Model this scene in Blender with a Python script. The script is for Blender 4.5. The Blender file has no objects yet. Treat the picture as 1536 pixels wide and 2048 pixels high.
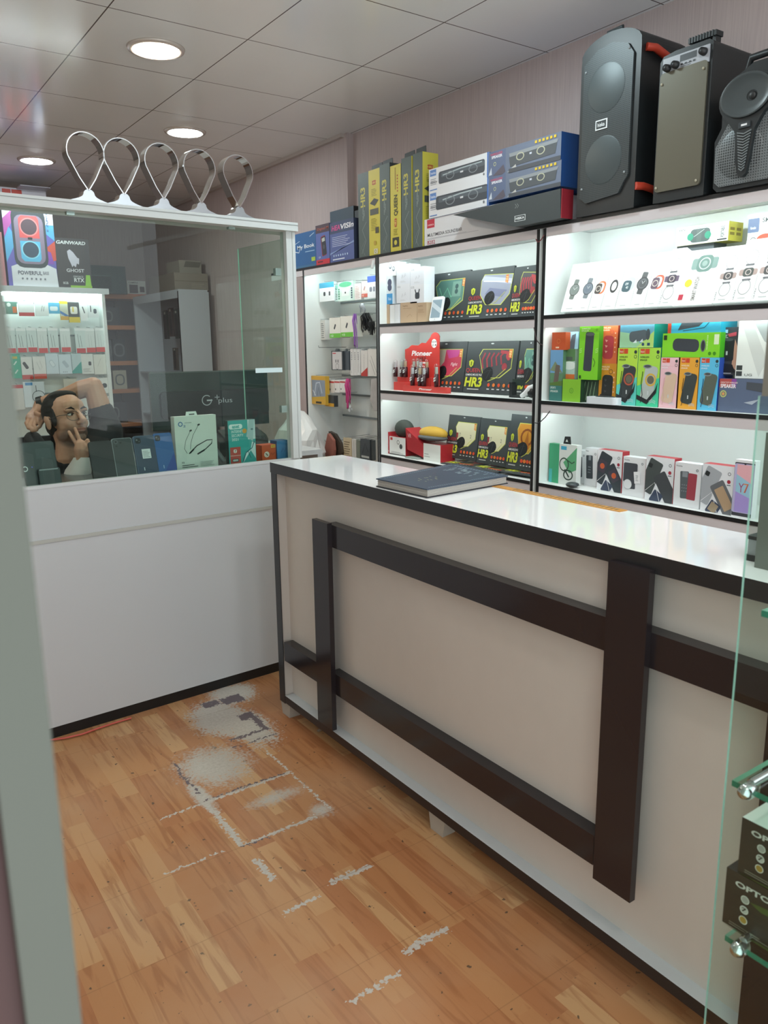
import bpy, math, random
from mathutils import Vector, Matrix
random.seed(7)
R_ = math.radians
# ------------------------------------------------------------------ camera
FPX = 1564.21
YAW, PIT, ROL = R_(34.9694), R_(11.8584), R_(-0.62416)
CAM = Vector((0, 0, 1.5))
FW = Vector((math.sin(YAW)*math.cos(PIT), math.cos(YAW)*math.cos(PIT), -math.sin(PIT)))
_r0 = Vector((math.cos(YAW), -math.sin(YAW), 0)); _u0 = _r0.cross(FW)
RT = math.cos(ROL)*_r0 + math.sin(ROL)*_u0
UP = -math.sin(ROL)*_r0 + math.cos(ROL)*_u0
scene = bpy.context.scene
COL = scene.collection
cd = bpy.data.cameras.new('camera'); camo = bpy.data.objects.new('camera', cd); COL.objects.link(camo)
cd.sensor_fit = 'HORIZONTAL'; cd.sensor_width = 36.0; cd.lens = FPX*36.0/1536
cd.clip_start = 0.02
m3 = Matrix((RT, UP, -FW)).transposed()
camo.matrix_world = Matrix.Translation(CAM) @ m3.to_4x4()
cd.dof.use_dof = True; cd.dof.focus_distance = 3.2; cd.dof.aperture_fstop = 13
scene.camera = camo
# ------------------------------------------------------------------ light levels, exposure
LIGHT = 80.0          # ceiling downlights
LED = 11.0            # strips inside the shelf units
scene.view_settings.view_transform = 'Standard'
scene.view_settings.look = 'None'
scene.view_settings.gamma = 1
scene.view_settings.use_curve_mapping = False
scene.view_settings.exposure = 0.5
world = bpy.data.worlds.new('world'); scene.world = world; world.use_nodes = True
bg = world.node_tree.nodes['Background']; bg.inputs[0].default_value = (0.9, 0.97, 1.0, 1); bg.inputs[1].default_value = 1.7

def ray(x, y): return FW + (x-768)/FPX*RT - (y-1024)/FPX*UP
def onx(x, y, X): d = ray(x, y); return CAM + d*(X/d.x)
def ony(x, y, Y): d = ray(x, y); return CAM + d*(Y/d.y)
def onz(x, y, Z): d = ray(x, y); return CAM + d*((Z-CAM.z)/d.z)
def onb(x, y, off=0.0):      # vertical plane of the glass booth front, 3.3 degrees off square
    n = Vector((-math.sin(BA), math.cos(BA), 0)); p0 = Vector((0.555, 3.08+off, 0)); d = ray(x, y)
    return CAM + d*((p0-CAM).dot(n)/d.dot(n))
BA = R_(3.3)
# ------------------------------------------------------------------ materials
def lin(h):
    h = h.lstrip('#'); out = []
    if len(h) == 3: h = ''.join(q*2 for q in h)
    for i in (0, 2, 4):
        c = int(h[i:i+2], 16)/255
        out.append(c/12.92 if c <= .04045 else ((c+.055)/1.055)**2.4)
    return (*out, 1)
_M = {}
def M(hexc, rough=.45, metal=0, emit=0, name=None, noise=0):
    if isinstance(hexc, bpy.types.Material): return hexc
    k = (hexc, rough, metal, emit, noise)
    if k in _M: return _M[k]
    m = bpy.data.materials.new(name or 'finish_'+hexc.strip('#')); m.use_nodes = True
    b = m.node_tree.nodes['Principled BSDF']
    b.inputs['Base Color'].default_value = lin(hexc); b.inputs['Roughness'].default_value = rough
    b.inputs['Metallic'].default_value = metal
    if emit:
        b.inputs['Emission Color'].default_value = lin(hexc); b.inputs['Emission Strength'].default_value = emit
    if noise:
        nt = m.node_tree; tc = nt.nodes.new('ShaderNodeTexCoord'); n = nt.nodes.new('ShaderNodeTexNoise')
        n.inputs['Scale'].default_value = 18; nt.links.new(tc.outputs['Object'], n.inputs['Vector'])
        mx = nt.nodes.new('ShaderNodeMix'); mx.data_type = 'RGBA'; mx.blend_type = 'MULTIPLY'
        mx.inputs['Factor'].default_value = noise
        mx.inputs[6].default_value = lin(hexc); nt.links.new(n.outputs['Fac'], mx.inputs[7])
        nt.links.new(mx.outputs[2], b.inputs['Base Color'])
    _M[k] = m; return m
def glassmat(name, tint='#eef6f2', fac=1.0, rough=0.0):
    m = bpy.data.materials.new(name); m.use_nodes = True; nt = m.node_tree; nt.nodes.clear()
    o = nt.nodes.new('ShaderNodeOutputMaterial'); t = nt.nodes.new('ShaderNodeBsdfTransparent'); g = nt.nodes.new('ShaderNodeBsdfGlossy')
    t.inputs[0].default_value = lin(tint); g.inputs['Roughness'].default_value = rough
    f = nt.nodes.new('ShaderNodeFresnel'); f.inputs[0].default_value = 1.5
    mu = nt.nodes.new('ShaderNodeMath'); mu.operation = 'MULTIPLY'; mu.inputs[1].default_value = fac
    mx = nt.nodes.new('ShaderNodeMixShader')
    ge = nt.nodes.new('ShaderNodeNewGeometry'); iv = nt.nodes.new('ShaderNodeMath'); iv.operation = 'SUBTRACT'; iv.inputs[0].default_value = 1
    nt.links.new(ge.outputs['Backfacing'], iv.inputs[1]); m2 = nt.nodes.new('ShaderNodeMath'); m2.operation = 'MULTIPLY'
    nt.links.new(f.outputs[0], m2.inputs[0]); nt.links.new(iv.outputs[0], m2.inputs[1])
    nt.links.new(m2.outputs[0], mu.inputs[0]); nt.links.new(mu.outputs[0], mx.inputs[0])
    nt.links.new(t.outputs[0], mx.inputs[1]); nt.links.new(g.outputs[0], mx.inputs[2]); nt.links.new(mx.outputs[0], o.inputs[0])
    return m
GLASS = glassmat('clear_glass'); GREEN = M('#2f7f68', .15, name='green_glass_edge'); GREENL = M('#a9d8c4', .2)
PLASTIC = glassmat('clear_film', '#f4f6f6', 2.0, .12)
CHROME = M('#d9dcde', .12, 1, name='chrome'); WHITE = M('#e6e8ea', .35, name='white_laminate')
BLACK = M('#1c1d1f', .3, name='black_edge_band')
# ------------------------------------------------------------------ mesh building
class MB:
    def __init__(s): s.v = []; s.f = []; s.m = []; s.s = []; s.mats = []
    def mi(s, mat):
        mat = M(mat)
        if mat not in s.mats: s.mats.append(mat)
        return s.mats.index(mat)
    def add(s, vs, fs, mat, sm=False):
        b = len(s.v); s.v += [tuple(v) for v in vs]; k = s.mi(mat)
        for f in fs: s.f.append([b+i for i in f]); s.m.append(k); s.s.append(sm)
        return s
    def box(s, x0, x1, y0, y1, z0, z1, mat, **fm):
        vs = [(x, y, z) for x in (x0, x1) for y in (y0, y1) for z in (z0, z1)]
        F = {'l': (0, 1, 3, 2), 'r': (4, 6, 7, 5), 'f': (0, 4, 5, 1), 'b': (2, 3, 7, 6), 'd': (0, 2, 6, 4), 'u': (1, 5, 7, 3)}
        for k, f in F.items(): s.add([vs[i] for i in f], [(0, 1, 2, 3)], fm.get(k, mat))
        return s
    def prism(s, pts, axis, a, b, mat, side=None, sm=False):   # 2D outline extruded along an axis
        def P(p, c):
            return {'x': (c, p[0], p[1]), 'y': (p[0], c, p[1]), 'z': (p[0], p[1], c)}[axis]
        n = len(pts); vs = [P(p, a) for p in pts]+[P(p, b) for p in pts]
        s.add(vs, [list(range(n))[::-1], list(range(n, 2*n))], mat)
        s.add(vs, [(i, (i+1) % n, n+(i+1) % n, n+i) for i in range(n)], side or mat, sm); return s
    def tube(s, path, r, mat, n=8, caps=True):
        path = [Vector(p) for p in path]; rs = r if isinstance(r, (list, tuple)) else [r]*len(path)
        vs = []; prev = None
        for i, p in enumerate(path):
            t = (path[min(i+1, len(path)-1)]-path[max(i-1, 0)]).normalized()
            if prev is None: a = t.orthogonal().normalized()
            else: a = (prev-t*prev.dot(t)).normalized()
            prev = a; b = t.cross(a)
            vs += [p+rs[i]*(math.cos(2*math.pi*k/n)*a+math.sin(2*math.pi*k/n)*b) for k in range(n)]
        fs = [(i*n+k, i*n+(k+1) % n, (i+1)*n+(k+1) % n, (i+1)*n+k) for i in range(len(path)-1) for k in range(n)]
        s.add(vs, fs, mat, True)
        if caps: s.add(vs[:n], [list(range(n))[::-1]], mat); s.add(vs[-n:], [list(range(n))], mat)
        return s
    def lathe(s, prof, mat, n=24, c=(0, 0, 0), axis='z'):
        vs = []; c = Vector(c)
        for r, h in prof:
            for k in range(n):
                a = 2*math.pi*k/n; x, y = r*math.cos(a), r*math.sin(a)
                vs.append(c+Vector({'z': (x, y, h), 'x': (h, x, y), 'y': (x, h, y)}[axis]))
        s.add(vs, [(i*n+k, i*n+(k+1) % n, (i+1)*n+(k+1) % n, (i+1)*n+k) for i in range(len(prof)-1) for k in range(n)], mat, True); return s
    def ell(s, c, r, mat, n=16, mtx=None):
        vs = []; fs = []; m = n//2
        for i in range(m+1):
            t = math.pi*i/m
            for k in range(n):
                a = 2*math.pi*k/n; v = Vector((r[0]*math.sin(t)*math.cos(a), r[1]*math.sin(t)*math.sin(a), r[2]*math.cos(t)))
                if mtx: v = mtx @ v
                vs.append(v+Vector(c))
        fs = [(i*n+k, (i+1)*n+k, (i+1)*n+(k+1) % n, i*n+(k+1) % n) for i in range(m) for k in range(n)]
        s.add(vs, fs, mat, True); return s
    def build(s, name, parent=None, loc=None, rot=None, bevel=0, seg=2, mods=()):
        me = bpy.data.meshes.new(name); me.from_pydata(s.v, [], s.f)
        for m in s.mats: me.materials.append(m)
        me.polygons.foreach_set('material_index', s.m); me.polygons.foreach_set('use_smooth', s.s); me.update()
        o = bpy.data.objects.new(name, me); COL.objects.link(o)
        if parent: o.parent = parent
        if loc is not None: o.location = loc
        if rot is not None: o.rotation_euler = rot
        if bevel:
            b = o.modifiers.new('bevel', 'BEVEL'); b.width = bevel; b.segments = seg; b.limit_method = 'ANGLE'
        return o
def tag(o, label, cat, group=None):
    o['label'] = label; o['category'] = cat
    if group: o['group'] = group
    return o
def empty(name, label=None, cat=None, loc=(0, 0, 0), group=None):
    o = bpy.data.objects.new(name, None); COL.objects.link(o); o.location = loc; o.empty_display_size = .05
    if label: tag(o, label, cat, group)
    return o
def struct(mb, name, **k): o = mb.build(name, **k); o['kind'] = 'structure'; return o
def copy_thing(o, loc, label, **kw):
    c = o.copy(); COL.objects.link(c); c.location = loc; c['label'] = label
    for k, v in kw.items(): setattr(c, k, v)
    for ch in list(o.children):
        d = ch.copy(); COL.objects.link(d); d.parent = c
        for g in list(ch.children):
            e = g.copy(); COL.objects.link(e); e.parent = d
    return c
_T = {}
def tmesh(s, bold, shear):
    k = (s, bold, shear)
    if k not in _T:
        cu = bpy.data.curves.new('t', 'FONT'); cu.body = s; cu.offset = bold; cu.shear = shear; cu.resolution_u = 3; cu.fill_mode = 'FRONT'
        ob = bpy.data.objects.new('t', cu); me = bpy.data.meshes.new_from_object(ob)
        vs = [(v.co.x, v.co.y) for v in me.vertices]; fs = [list(p.vertices) for p in me.polygons]
        bpy.data.objects.remove(ob); bpy.data.meshes.remove(me); bpy.data.curves.remove(cu)
        _T[k] = (vs, fs)
    return _T[k]
class Art:
    """printed artwork on one face; u,v run 0..1 over the face"""
    def __init__(s, mb, o, u, v, W, H, n):
        s.mb = mb; s.o = Vector(o); s.u = Vector(u); s.v = Vector(v); s.W = W; s.H = H; s.n = Vector(n); s.k = 0; s.clip = True
    def _a(s, pts, fs, c):
        s.k += 1; off = s.n*(.0002+.00012*s.k); W, H = s.W, s.H
        if s.clip and any(x < -1e-6 or y < -1e-6 or x > W+1e-6 or y > H+1e-6 for x, y in pts):   # print ends at the edge of the face
            np_, nf = [], []
            for f in fs:
                P = [tuple(pts[i]) for i in f]
                for ax, lim, sg in ((0, 0, 1), (0, W, -1), (1, 0, 1), (1, H, -1)):
                    Q = []
                    for i, a in enumerate(P):
                        b = P[(i+1) % len(P)]; da, db = (a[ax]-lim)*sg, (b[ax]-lim)*sg
                        if da >= 0: Q.append(a)
                        if (da >= 0) != (db >= 0): t = da/(da-db); Q.append((a[0]+(b[0]-a[0])*t, a[1]+(b[1]-a[1])*t))
                    P = Q
                    if len(P) < 3: break
                if len(P) >= 3: nf.append(list(range(len(np_), len(np_)+len(P)))); np_ += P
            pts, fs = np_, nf
            if not fs: return
        s.mb.add([s.o+s.u*x+s.v*y+off for x, y in pts], fs, c)
    def p(s, pts, c): s._a([(x*s.W, y*s.H) for x, y in pts], [list(range(len(pts)))], c)
    def r(s, x0, y0, x1, y1, c): s.p([(x0, y0), (x1, y0), (x1, y1), (x0, y1)], c)
    def e(s, cx, cy, rx, ry, c, n=20): s.p([(cx+rx*math.cos(2*math.pi*i/n), cy+ry*math.sin(2*math.pi*i/n)) for i in range(n)], c)
    def c(s, cx, cy, r, c, n=20): s.e(cx, cy, r*s.H/s.W, r, c, n)
    def ring(s, cx, cy, r, t, c, sq=1, n=24):
        P = []
        for q in (r, r-t):
            P += [(cx*s.W+q*s.H*sq*math.cos(2*math.pi*i/n), cy*s.H+q*s.H*math.sin(2*math.pi*i/n)) for i in range(n)]
        s._a(P, [(i, (i+1) % n, n+(i+1) % n, n+i) for i in range(n)], c)
    def rr(s, cx, cy, w, h, c, ang=0, rad=.3):      # rounded, rotated rectangle; w,h in units of face height
        w *= s.H; h *= s.H; q = min(w, h)*rad; P = []; ca, sa = math.cos(R_(ang)), math.sin(R_(ang))
        for (sx, sy, a0) in ((1, 1, 0), (-1, 1, 90), (-1, -1, 180), (1, -1, 270)):
            for j in range(4):
                a = R_(a0+j*30); x = sx*(w/2-q)+q*math.cos(a); y = sy*(h/2-q)+q*math.sin(a)
                P.append((cx*s.W+x*ca-y*sa, cy*s.H+x*sa+y*ca))
        s._a(P, [list(range(len(P)))], c)
    def ln(s, pts, w, c):                            # polyline, width in units of face height
        P = [Vector((x*s.W, y*s.H)) for x, y in pts]; w *= s.H/2; L = []; Rr = []
        for i, p in enumerate(P):
            t = P[min(i+1, len(P)-1)]-P[max(i-1, 0)]
            t = t.normalized() if t.length else Vector((1, 0)); n = Vector((-t.y, t.x))
            L.append(p+n*w); Rr.append(p-n*w)
        n = len(P); s._a([tuple(q) for q in L+Rr], [(i, i+1, n+i+1, n+i) for i in range(n-1)], c)
    def t(s, txt, x0, y0, x1, y1, c, rot=0, bold=.01, shear=0):
        vs, fs = tmesh(txt, bold, shear)
        if not vs: return
        ax = min(v[0] for v in vs); bx = max(v[0] for v in vs); ay = min(v[1] for v in vs); by = max(v[1] for v in vs)
        P = []
        for x, y in vs:
            a = (x-ax)/max(bx-ax, 1e-6); b = (y-ay)/max(by-ay, 1e-6)
            if rot == 90: a, b = 1-b, a
            elif rot == -90: a, b = b, 1-a
            elif rot == 180: a, b = 1-a, 1-b
            P.append(((x0+(x1-x0)*a)*s.W, (y0+(y1-y0)*b)*s.H))
        s._a(P, fs, c)
    def lines(s, x0, y0, x1, y1, n, c, th=.35):      # small print
        dy = (y1-y0)/n
        for i in range(n):
            e = x1-(x1-x0)*(.05+.3*((i*37) % 10)/10); s.r(x0, y0+dy*i, e, y0+dy*(i+th), c)
def carton(name, label, cat, loc, w, h, d, front, art=None, side=None, top=None, rotz=0, tilt=0, group=None, sart=None, parts=None, lift=True):
    """a box whose front (width w, height h) faces local -y; origin at its front bottom left"""
    mb = MB(); side = side or front
    mb.box(0, w, 0, d, 0, h, side, f=front, u=top or side)
    if art: art(Art(mb, (0, 0, 0), (1, 0, 0), (0, 0, 1), w, h, (0, -1, 0)))
    if sart: sart(Art(mb, (w, 0, 0), (0, 1, 0), (0, 0, 1), d, h, (1, 0, 0)))
    loc = Vector(loc)
    if tilt and lift: loc.z += d*math.sin(R_(tilt))
    o = mb.build(name, loc=loc, rot=(R_(-tilt), 0, rotz)); tag(o, label, cat, group)
    return o
WX = 2.57
def XB(name, label, cat, px, X=WX, d=.08, base=None, dy=0, **k):
    """box facing the aisle (-X); px = left, top, right, bottom read at its left edge"""
    xl, yt, xr, yb = px
    t = onx(xl, yt, X); b = onx(xl, yb, X); r = onx(xr, (yt+yb)/2, X); l = onx(xl, (yt+yb)/2, X)
    z0 = b.z if base is None else base
    if z0 < 1.98 and X > 2.55:                 # keep clear of the side panels
        for lo, hi in ((1.07, 2.432), (2.49, 3.667), (3.707, 4.498)):
            if lo < (l.y+r.y)/2 < hi: l.y = min(l.y, hi); r.y = max(r.y, lo)
    o = carton(name, label, cat, (X, l.y+dy, z0), l.y-r.y, max(t.z-z0, .01), d, rotz=-math.pi/2, **k)
    o_top[o.name] = t.z
    return o
def YB(name, label, cat, px, Y, d=.05, base=None, **k):
    """box facing the street (-Y)"""
    xl, yt, xr, yb = px
    t = ony(xl, yt, Y); b = ony(xl, yb, Y); r = ony(xr, (yt+yb)/2, Y); l = ony(xl, (yt+yb)/2, Y)
    z0 = b.z if base is None else base
    return carton(name, label, cat, (l.x, Y, z0), r.x-l.x, max(t.z-z0, .01), d, **k)
def BB(name, label, cat, px, off=.05, d=.04, base=None, **k):
    """box standing behind the booth glass"""
    xl, yt, xr, yb = px
    t = onb(xl, yt, off); b = onb(xl, yb, off); r = onb(xr, (yt+yb)/2, off); l = onb(xl, (yt+yb)/2, off)
    z0 = b.z if base is None else base
    return carton(name, label, cat, (l.x, l.y, z0), (r-l).length, max(t.z-z0, .01), d, rotz=BA, **k)
o_top = {}
def topz(o): return o_top[o.name]
# ================================================================== the room
def nodes(name):
    m = bpy.data.materials.new(name); m.use_nodes = True; nt = m.node_tree
    return m, nt, nt.nodes['Principled BSDF'], (lambda t, **k: _nn(nt, t, **k))
def _nn(nt, t, **k):
    n = nt.nodes.new('ShaderNode'+t)
    for a, b in k.items(): setattr(n, a, b)
    return n
def math_(nt, op, a, b=None, c=None, clamp=False):
    n = nt.nodes.new('ShaderNodeMath'); n.operation = op; n.use_clamp = clamp
    for i, v in enumerate((a, b, c)):
        if v is None: continue
        if isinstance(v, (int, float)): n.inputs[i].default_value = v
        else: nt.links.new(v, n.inputs[i])
    return n.outputs[0]
def mixc(nt, f, a, b):
    n = nt.nodes.new('ShaderNodeMix'); n.data_type = 'RGBA'
    for i, v in ((0, f), (6, a), (7, b)):
        if isinstance(v, (int, float, tuple)): n.inputs[i].default_value = v
        elif isinstance(v, str): n.inputs[i].default_value = lin(v)
        else: nt.links.new(v, n.inputs[i])
    return n.outputs[2]
# floor: printed wood strips along Y on 30 cm sheets, with worn and torn places
fm, nt, bs, N = nodes('worn_wood_vinyl')
tc = N('TexCoord'); sp = N('SeparateXYZ'); nt.links.new(tc.outputs['Object'], sp.inputs[0]); X_, Y_ = sp.outputs[0], sp.outputs[1]
cx = math_(nt, 'DIVIDE', X_, .064); ci = math_(nt, 'FLOOR', cx); 
wn = N('TexWhiteNoise', noise_dimensions='1D'); nt.links.new(ci, wn.inputs['W'])
yo = math_(nt, 'ADD', math_(nt, 'DIVIDE', Y_, .36), math_(nt, 'MULTIPLY', wn.outputs['Value'], 7.3)); yi = math_(nt, 'FLOOR', yo)
cb = N('CombineXYZ'); nt.links.new(ci, cb.inputs[0]); nt.links.new(yi, cb.inputs[1])
w2 = N('TexWhiteNoise', noise_dimensions='2D'); nt.links.new(cb.outputs[0], w2.inputs['Vector'])
rp = N('ValToRGB'); nt.links.new(w2.outputs['Value'], rp.inputs[0])
rp.color_ramp.elements[0].color = lin('#aa7048'); rp.color_ramp.elements[1].color = lin('#c49a6c')
e = rp.color_ramp.elements.new(.45); e.color = lin('#b27c50')
e = rp.color_ramp.elements.new(.75); e.color = lin('#b9875a')
mp = N('Mapping'); mp.inputs['Scale'].default_value = (26, 2.2, 1); 
cb2 = N('CombineXYZ'); nt.links.new(math_(nt, 'ADD', X_, math_(nt, 'MULTIPLY', w2.outputs['Value'], 9.0)), cb2.inputs[0]); nt.links.new(math_(nt, 'ADD', Y_, math_(nt, 'MULTIPLY', w2.outputs['Value'], 5.0)), cb2.inputs[1])
nt.links.new(cb2.outputs[0], mp.inputs[0])
gr = N('TexNoise'); gr.inputs['Scale'].default_value = 1; gr.inputs['Detail'].default_value = 6; gr.inputs['Distortion'].default_value = 1.6; nt.links.new(mp.outputs[0], gr.inputs['Vector'])
ra = N('ValToRGB'); nt.links.new(gr.outputs['Fac'], ra.inputs[0]); ra.color_ramp.elements[0].position = .5; ra.color_ramp.elements[1].position = .62
ra.color_ramp.elements[0].color = (0, 0, 0, 1)
col = mixc(nt, math_(nt, 'MULTIPLY', ra.outputs[0], .55), rp.outputs[0], '#935a34')
# small black scuffs
n5 = N('TexNoise'); n5.inputs['Scale'].default_value = 38; n5.inputs['Detail'].default_value = 3; nt.links.new(tc.outputs['Object'], n5.inputs['Vector'])
col = mixc(nt, math_(nt, 'MULTIPLY', math_(nt, 'GREATER_THAN', n5.outputs['Fac'], .70), .8), col, '#3a332c')
n6 = N('TexNoise'); n6.inputs['Scale'].default_value = 2.2; n6.inputs['Detail'].default_value = 5; nt.links.new(tc.outputs['Object'], n6.inputs['Vector'])
r6 = N('ValToRGB'); nt.links.new(n6.outputs['Fac'], r6.inputs[0]); r6.color_ramp.elements[0].position = .42; r6.color_ramp.elements[1].position = .68
col = mixc(nt, math_(nt, 'MULTIPLY', r6.outputs[0], .3), col, '#c3a788')
# fine dirt
n7 = N('TexNoise'); n7.inputs['Scale'].default_value = 90; n7.inputs['Detail'].default_value = 4; nt.links.new(tc.outputs['Object'], n7.inputs['Vector'])
dn = N('TexNoise'); dn.inputs['Scale'].default_value = 16; dn.inputs['Detail'].default_value = 5; nt.links.new(tc.outputs['Object'], dn.inputs['Vector'])
dj = math_(nt, 'MULTIPLY', math_(nt, 'SUBTRACT', dn.outputs['Fac'], .5), .09)
def patch(cx_, cy_, rx, ry, soft, rough=1.6):      # noisy ellipse mask
    a = math_(nt, 'DIVIDE', math_(nt, 'SUBTRACT', X_, cx_), rx); b = math_(nt, 'DIVIDE', math_(nt, 'SUBTRACT', Y_, cy_), ry)
    d = math_(nt, 'SQRT', math_(nt, 'ADD', math_(nt, 'MULTIPLY', a, a), math_(nt, 'MULTIPLY', b, b)))
    d = math_(nt, 'ADD', d, math_(nt, 'MULTIPLY', math_(nt, 'SUBTRACT', n7.outputs['Fac'], .5), rough))
    d = math_(nt, 'ADD', d, math_(nt, 'MULTIPLY', dj, 8.0))
    return math_(nt, 'DIVIDE', math_(nt, 'SUBTRACT', 1.0, d), soft, clamp=True)
def seg(x0, x1, y0, y1, w, jag=.25):                # torn joint
    mx, my = (x0+x1)/2, (y0+y1)/2; hx, hy = abs(x1-x0)/2+w, abs(y1-y0)/2+w
    a = math_(nt, 'SUBTRACT', math_(nt, 'ABSOLUTE', math_(nt, 'SUBTRACT', math_(nt, 'ADD', X_, math_(nt, 'MULTIPLY', dj, jag)), mx)), hx)
    b = math_(nt, 'SUBTRACT', math_(nt, 'ABSOLUTE', math_(nt, 'SUBTRACT', math_(nt, 'ADD', Y_, math_(nt, 'MULTIPLY', dj, jag)), my)), hy)
    d = math_(nt, 'MAXIMUM', a, b)
    return math_(nt, 'LESS_THAN', d, math_(nt, 'MULTIPLY', math_(nt, 'SUBTRACT', n7.outputs['Fac'], .52), .05))
pm = None
for q in ((.985, 2.52, .15, .17, .5), (1.16, 2.86, .13, .2, .3), (1.3, 3.05, .12, .12, .35), (1.22, 2.72, .1, .2, .3), (.87, 2.36, .035, .13, .5), (1.07, 2.2, .12, .045, .8), (1.16, 2.04, .05, .05, .8)):
    k = patch(*q); pm = k if pm is None else math_(nt, 'MAXIMUM', pm, k)
for q in ((.86, 1.175, 2.315, 2.315, .010), (.72, .87, 2.31, 2.31, .005), (.867, .867, 2.03, 2.3, .011), (.867, 1.12, 2.022, 2.022, .008), (1.19, 1.19, 2.03, 2.3, .004),
          (1.0, 1.13, 1.713, 1.713, .009), (.84, .94, 1.685, 1.685, .006), (.87, .87, 1.83, 1.93, .010), (.62, .8, 2.03, 2.03, .003), (1.02, 1.15, 1.38, 1.38, .01), (.82, .96, 1.33, 1.33, .006), (1.19, 1.19, 2.32, 2.5, .004), (.3, .52, 1.1, 1.1, .006)):
    k = seg(*q); pm = math_(nt, 'MAXIMUM', pm, k)
wear = mixc(nt, n7.outputs['Fac'], '#a8a095', '#ccc6bc')
col = mixc(nt, pm, col, wear)
gm = None
for q in ((.87, 1.17, 2.322, 2.322, .003), (1.09, 1.28, 2.60, 2.60, .004), (1.12, 1.28, 2.665, 2.665, .008), (1.24, 1.27, 2.80, 2.83, .012), (1.24, 1.31, 2.97, 3.02, .012), (1.26, 1.28, 2.66, 2.8, .004), (.868, .868, 2.38, 2.62, .005), (.86, .95, 2.016, 2.016, .003), (1.16, 1.2, 3.0, 3.02, .018)):
    k = seg(*q, .5); gm = k if gm is None else math_(nt, 'MAXIMUM', gm, k)
col = mixc(nt, gm, col, '#6b6064')
# seams between sheets
sx = math_(nt, 'ABSOLUTE', math_(nt, 'SUBTRACT', math_(nt, 'FRACT', math_(nt, 'DIVIDE', math_(nt, 'SUBTRACT', Y_, .205), .302)), .5))
col = mixc(nt, math_(nt, 'MULTIPLY', math_(nt, 'GREATER_THAN', sx, .495), .25), col, '#6a4a30')
nt.links.new(col, bs.inputs['Base Color'])
nt.links.new(math_(nt, 'ADD', .34, math_(nt, 'MULTIPLY', math_(nt, 'ADD', n6.outputs['Fac'], pm), .28)), bs.inputs['Roughness'])
bs.inputs['Specular IOR Level'].default_value = .4
struct(MB().box(-1.4, 2.9, -.45, 8.3, -.05, 0, fm), 'floor')
# ceiling: glossy square panels with thin joints
CZ = 2.807
cm, nt, bs, N = nodes('ceiling_panels')
tc = N('TexCoord'); sp = N('SeparateXYZ'); nt.links.new(tc.outputs['Object'], sp.inputs[0])
def joint(o, off, pitch, w):
    f = math_(nt, 'FRACT', math_(nt, 'DIVIDE', math_(nt, 'SUBTRACT', o, off), pitch))
    return math_(nt, 'MAXIMUM', math_(nt, 'LESS_THAN', f, w), math_(nt, 'GREATER_THAN', f, 1-w))
j = math_(nt, 'MAXIMUM', joint(sp.outputs[0], 1.076, .5935, .0045), joint(sp.outputs[1], 2.765, .6095, .0045))
nz = N('TexNoise'); nz.inputs['Scale'].default_value = 3; nt.links.new(tc.outputs['Object'], nz.inputs['Vector'])
base = mixc(nt, nz.outputs['Fac'], '#eceeec', '#f2f3f1')
nt.links.new(mixc(nt, j, base, '#5d5450'), bs.inputs['Base Color']); bs.inputs['Roughness'].default_value = .16; bs.inputs['Specular IOR Level'].default_value = .35
struct(MB().box(-1.4, 2.9, -.45, 8.3, CZ, CZ+.05, cm), 'ceiling')
# wallpaper
wm, nt, bs, N = nodes('rose_wallpaper')
tc = N('TexCoord'); mp = N('Mapping'); mp.inputs['Scale'].default_value = (60, 60, 1.6); nt.links.new(tc.outputs['Object'], mp.inputs[0])
nz = N('TexNoise'); nz.inputs['Scale'].default_value = 3; nz.inputs['Detail'].default_value = 4; nt.links.new(mp.outputs[0], nz.inputs['Vector'])
r = N('ValToRGB'); nt.links.new(nz.outputs['Fac'], r.inputs[0]); r.color_ramp.elements[0].position = .3; r.color_ramp.elements[1].position = .7
nt.links.new(mixc(nt, r.outputs[0], '#b3a4a2', '#c1b2af'), bs.inputs['Base Color']); bs.inputs['Roughness'].default_value = .75
w = MB().box(2.875, 2.95, -.45, 4.4, 0, CZ, wm); struct(w, 'wall_right')
w = MB().box(2.826, 2.95, 4.4, 8.3, 0, CZ, wm); w.box(2.80, 2.826, 4.43, 8.3, CZ-.022, CZ, '#b9aea8'); struct(w, 'wall_right_rear')
struct(MB().box(-1.4, 2.9, 8.3, 8.36, 0, CZ, wm), 'wall_far')
struct(MB().box(-1.46, -1.4, -.45, 8.36, 0, CZ, M('#d6d2cc', .6)), 'wall_left')
struct(MB().box(2.855, 2.876, -1, 1.75, 2.392, 2.425, '#d9d6d2'), 'trim_1')          # white cable duct on the wall
# open door leaf beside the camera
w = MB(); w.box(.0328, .0530, .300, .338, 0, 2.3, M('#52554c', .55, noise=.05)); w.box(-.5, .0326, .306, .332, 0, 2.3, M('#3c1d1a', .5))
struct(w, 'door_1')
# ------------------------------------------------------------------ ceiling downlights
def downlight(x, y, label, col='#ffffff', k=1.0):
    t = empty('downlight', label, 'ceiling light', (x, y, CZ), 'recessed downlights in the ceiling')
    MB().lathe([(.098, -.004), (.104, -.012), (.122, -.008), (.126, 0), (.098, 0)], M('#cfc6be', .25, .3), 40).build('trim_ring', t)
    b = MB(); b.lathe([(.0, -.020), (.05, -.018), (.085, -.012), (.099, -.004)], M(col, .5, 0, LIGHT*k), 40); b.build('diffuser', t)
    return t
p1 = onz(312, 97, CZ); p2 = onz(370, 263, CZ); p3 = onz(73, 320, CZ)
downlight(p1.x, p1.y, 'warm white round downlight, largest one, above the middle of the ceiling', '#fff1dc', 1.0)
downlight(p2.x, p2.y, 'cool white round downlight above the fourth chrome loop of the booth', '#eefcff')
downlight(p3.x, p3.y, 'round downlight farthest back, low at the left edge above the booth', '#f4fbff')
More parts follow.
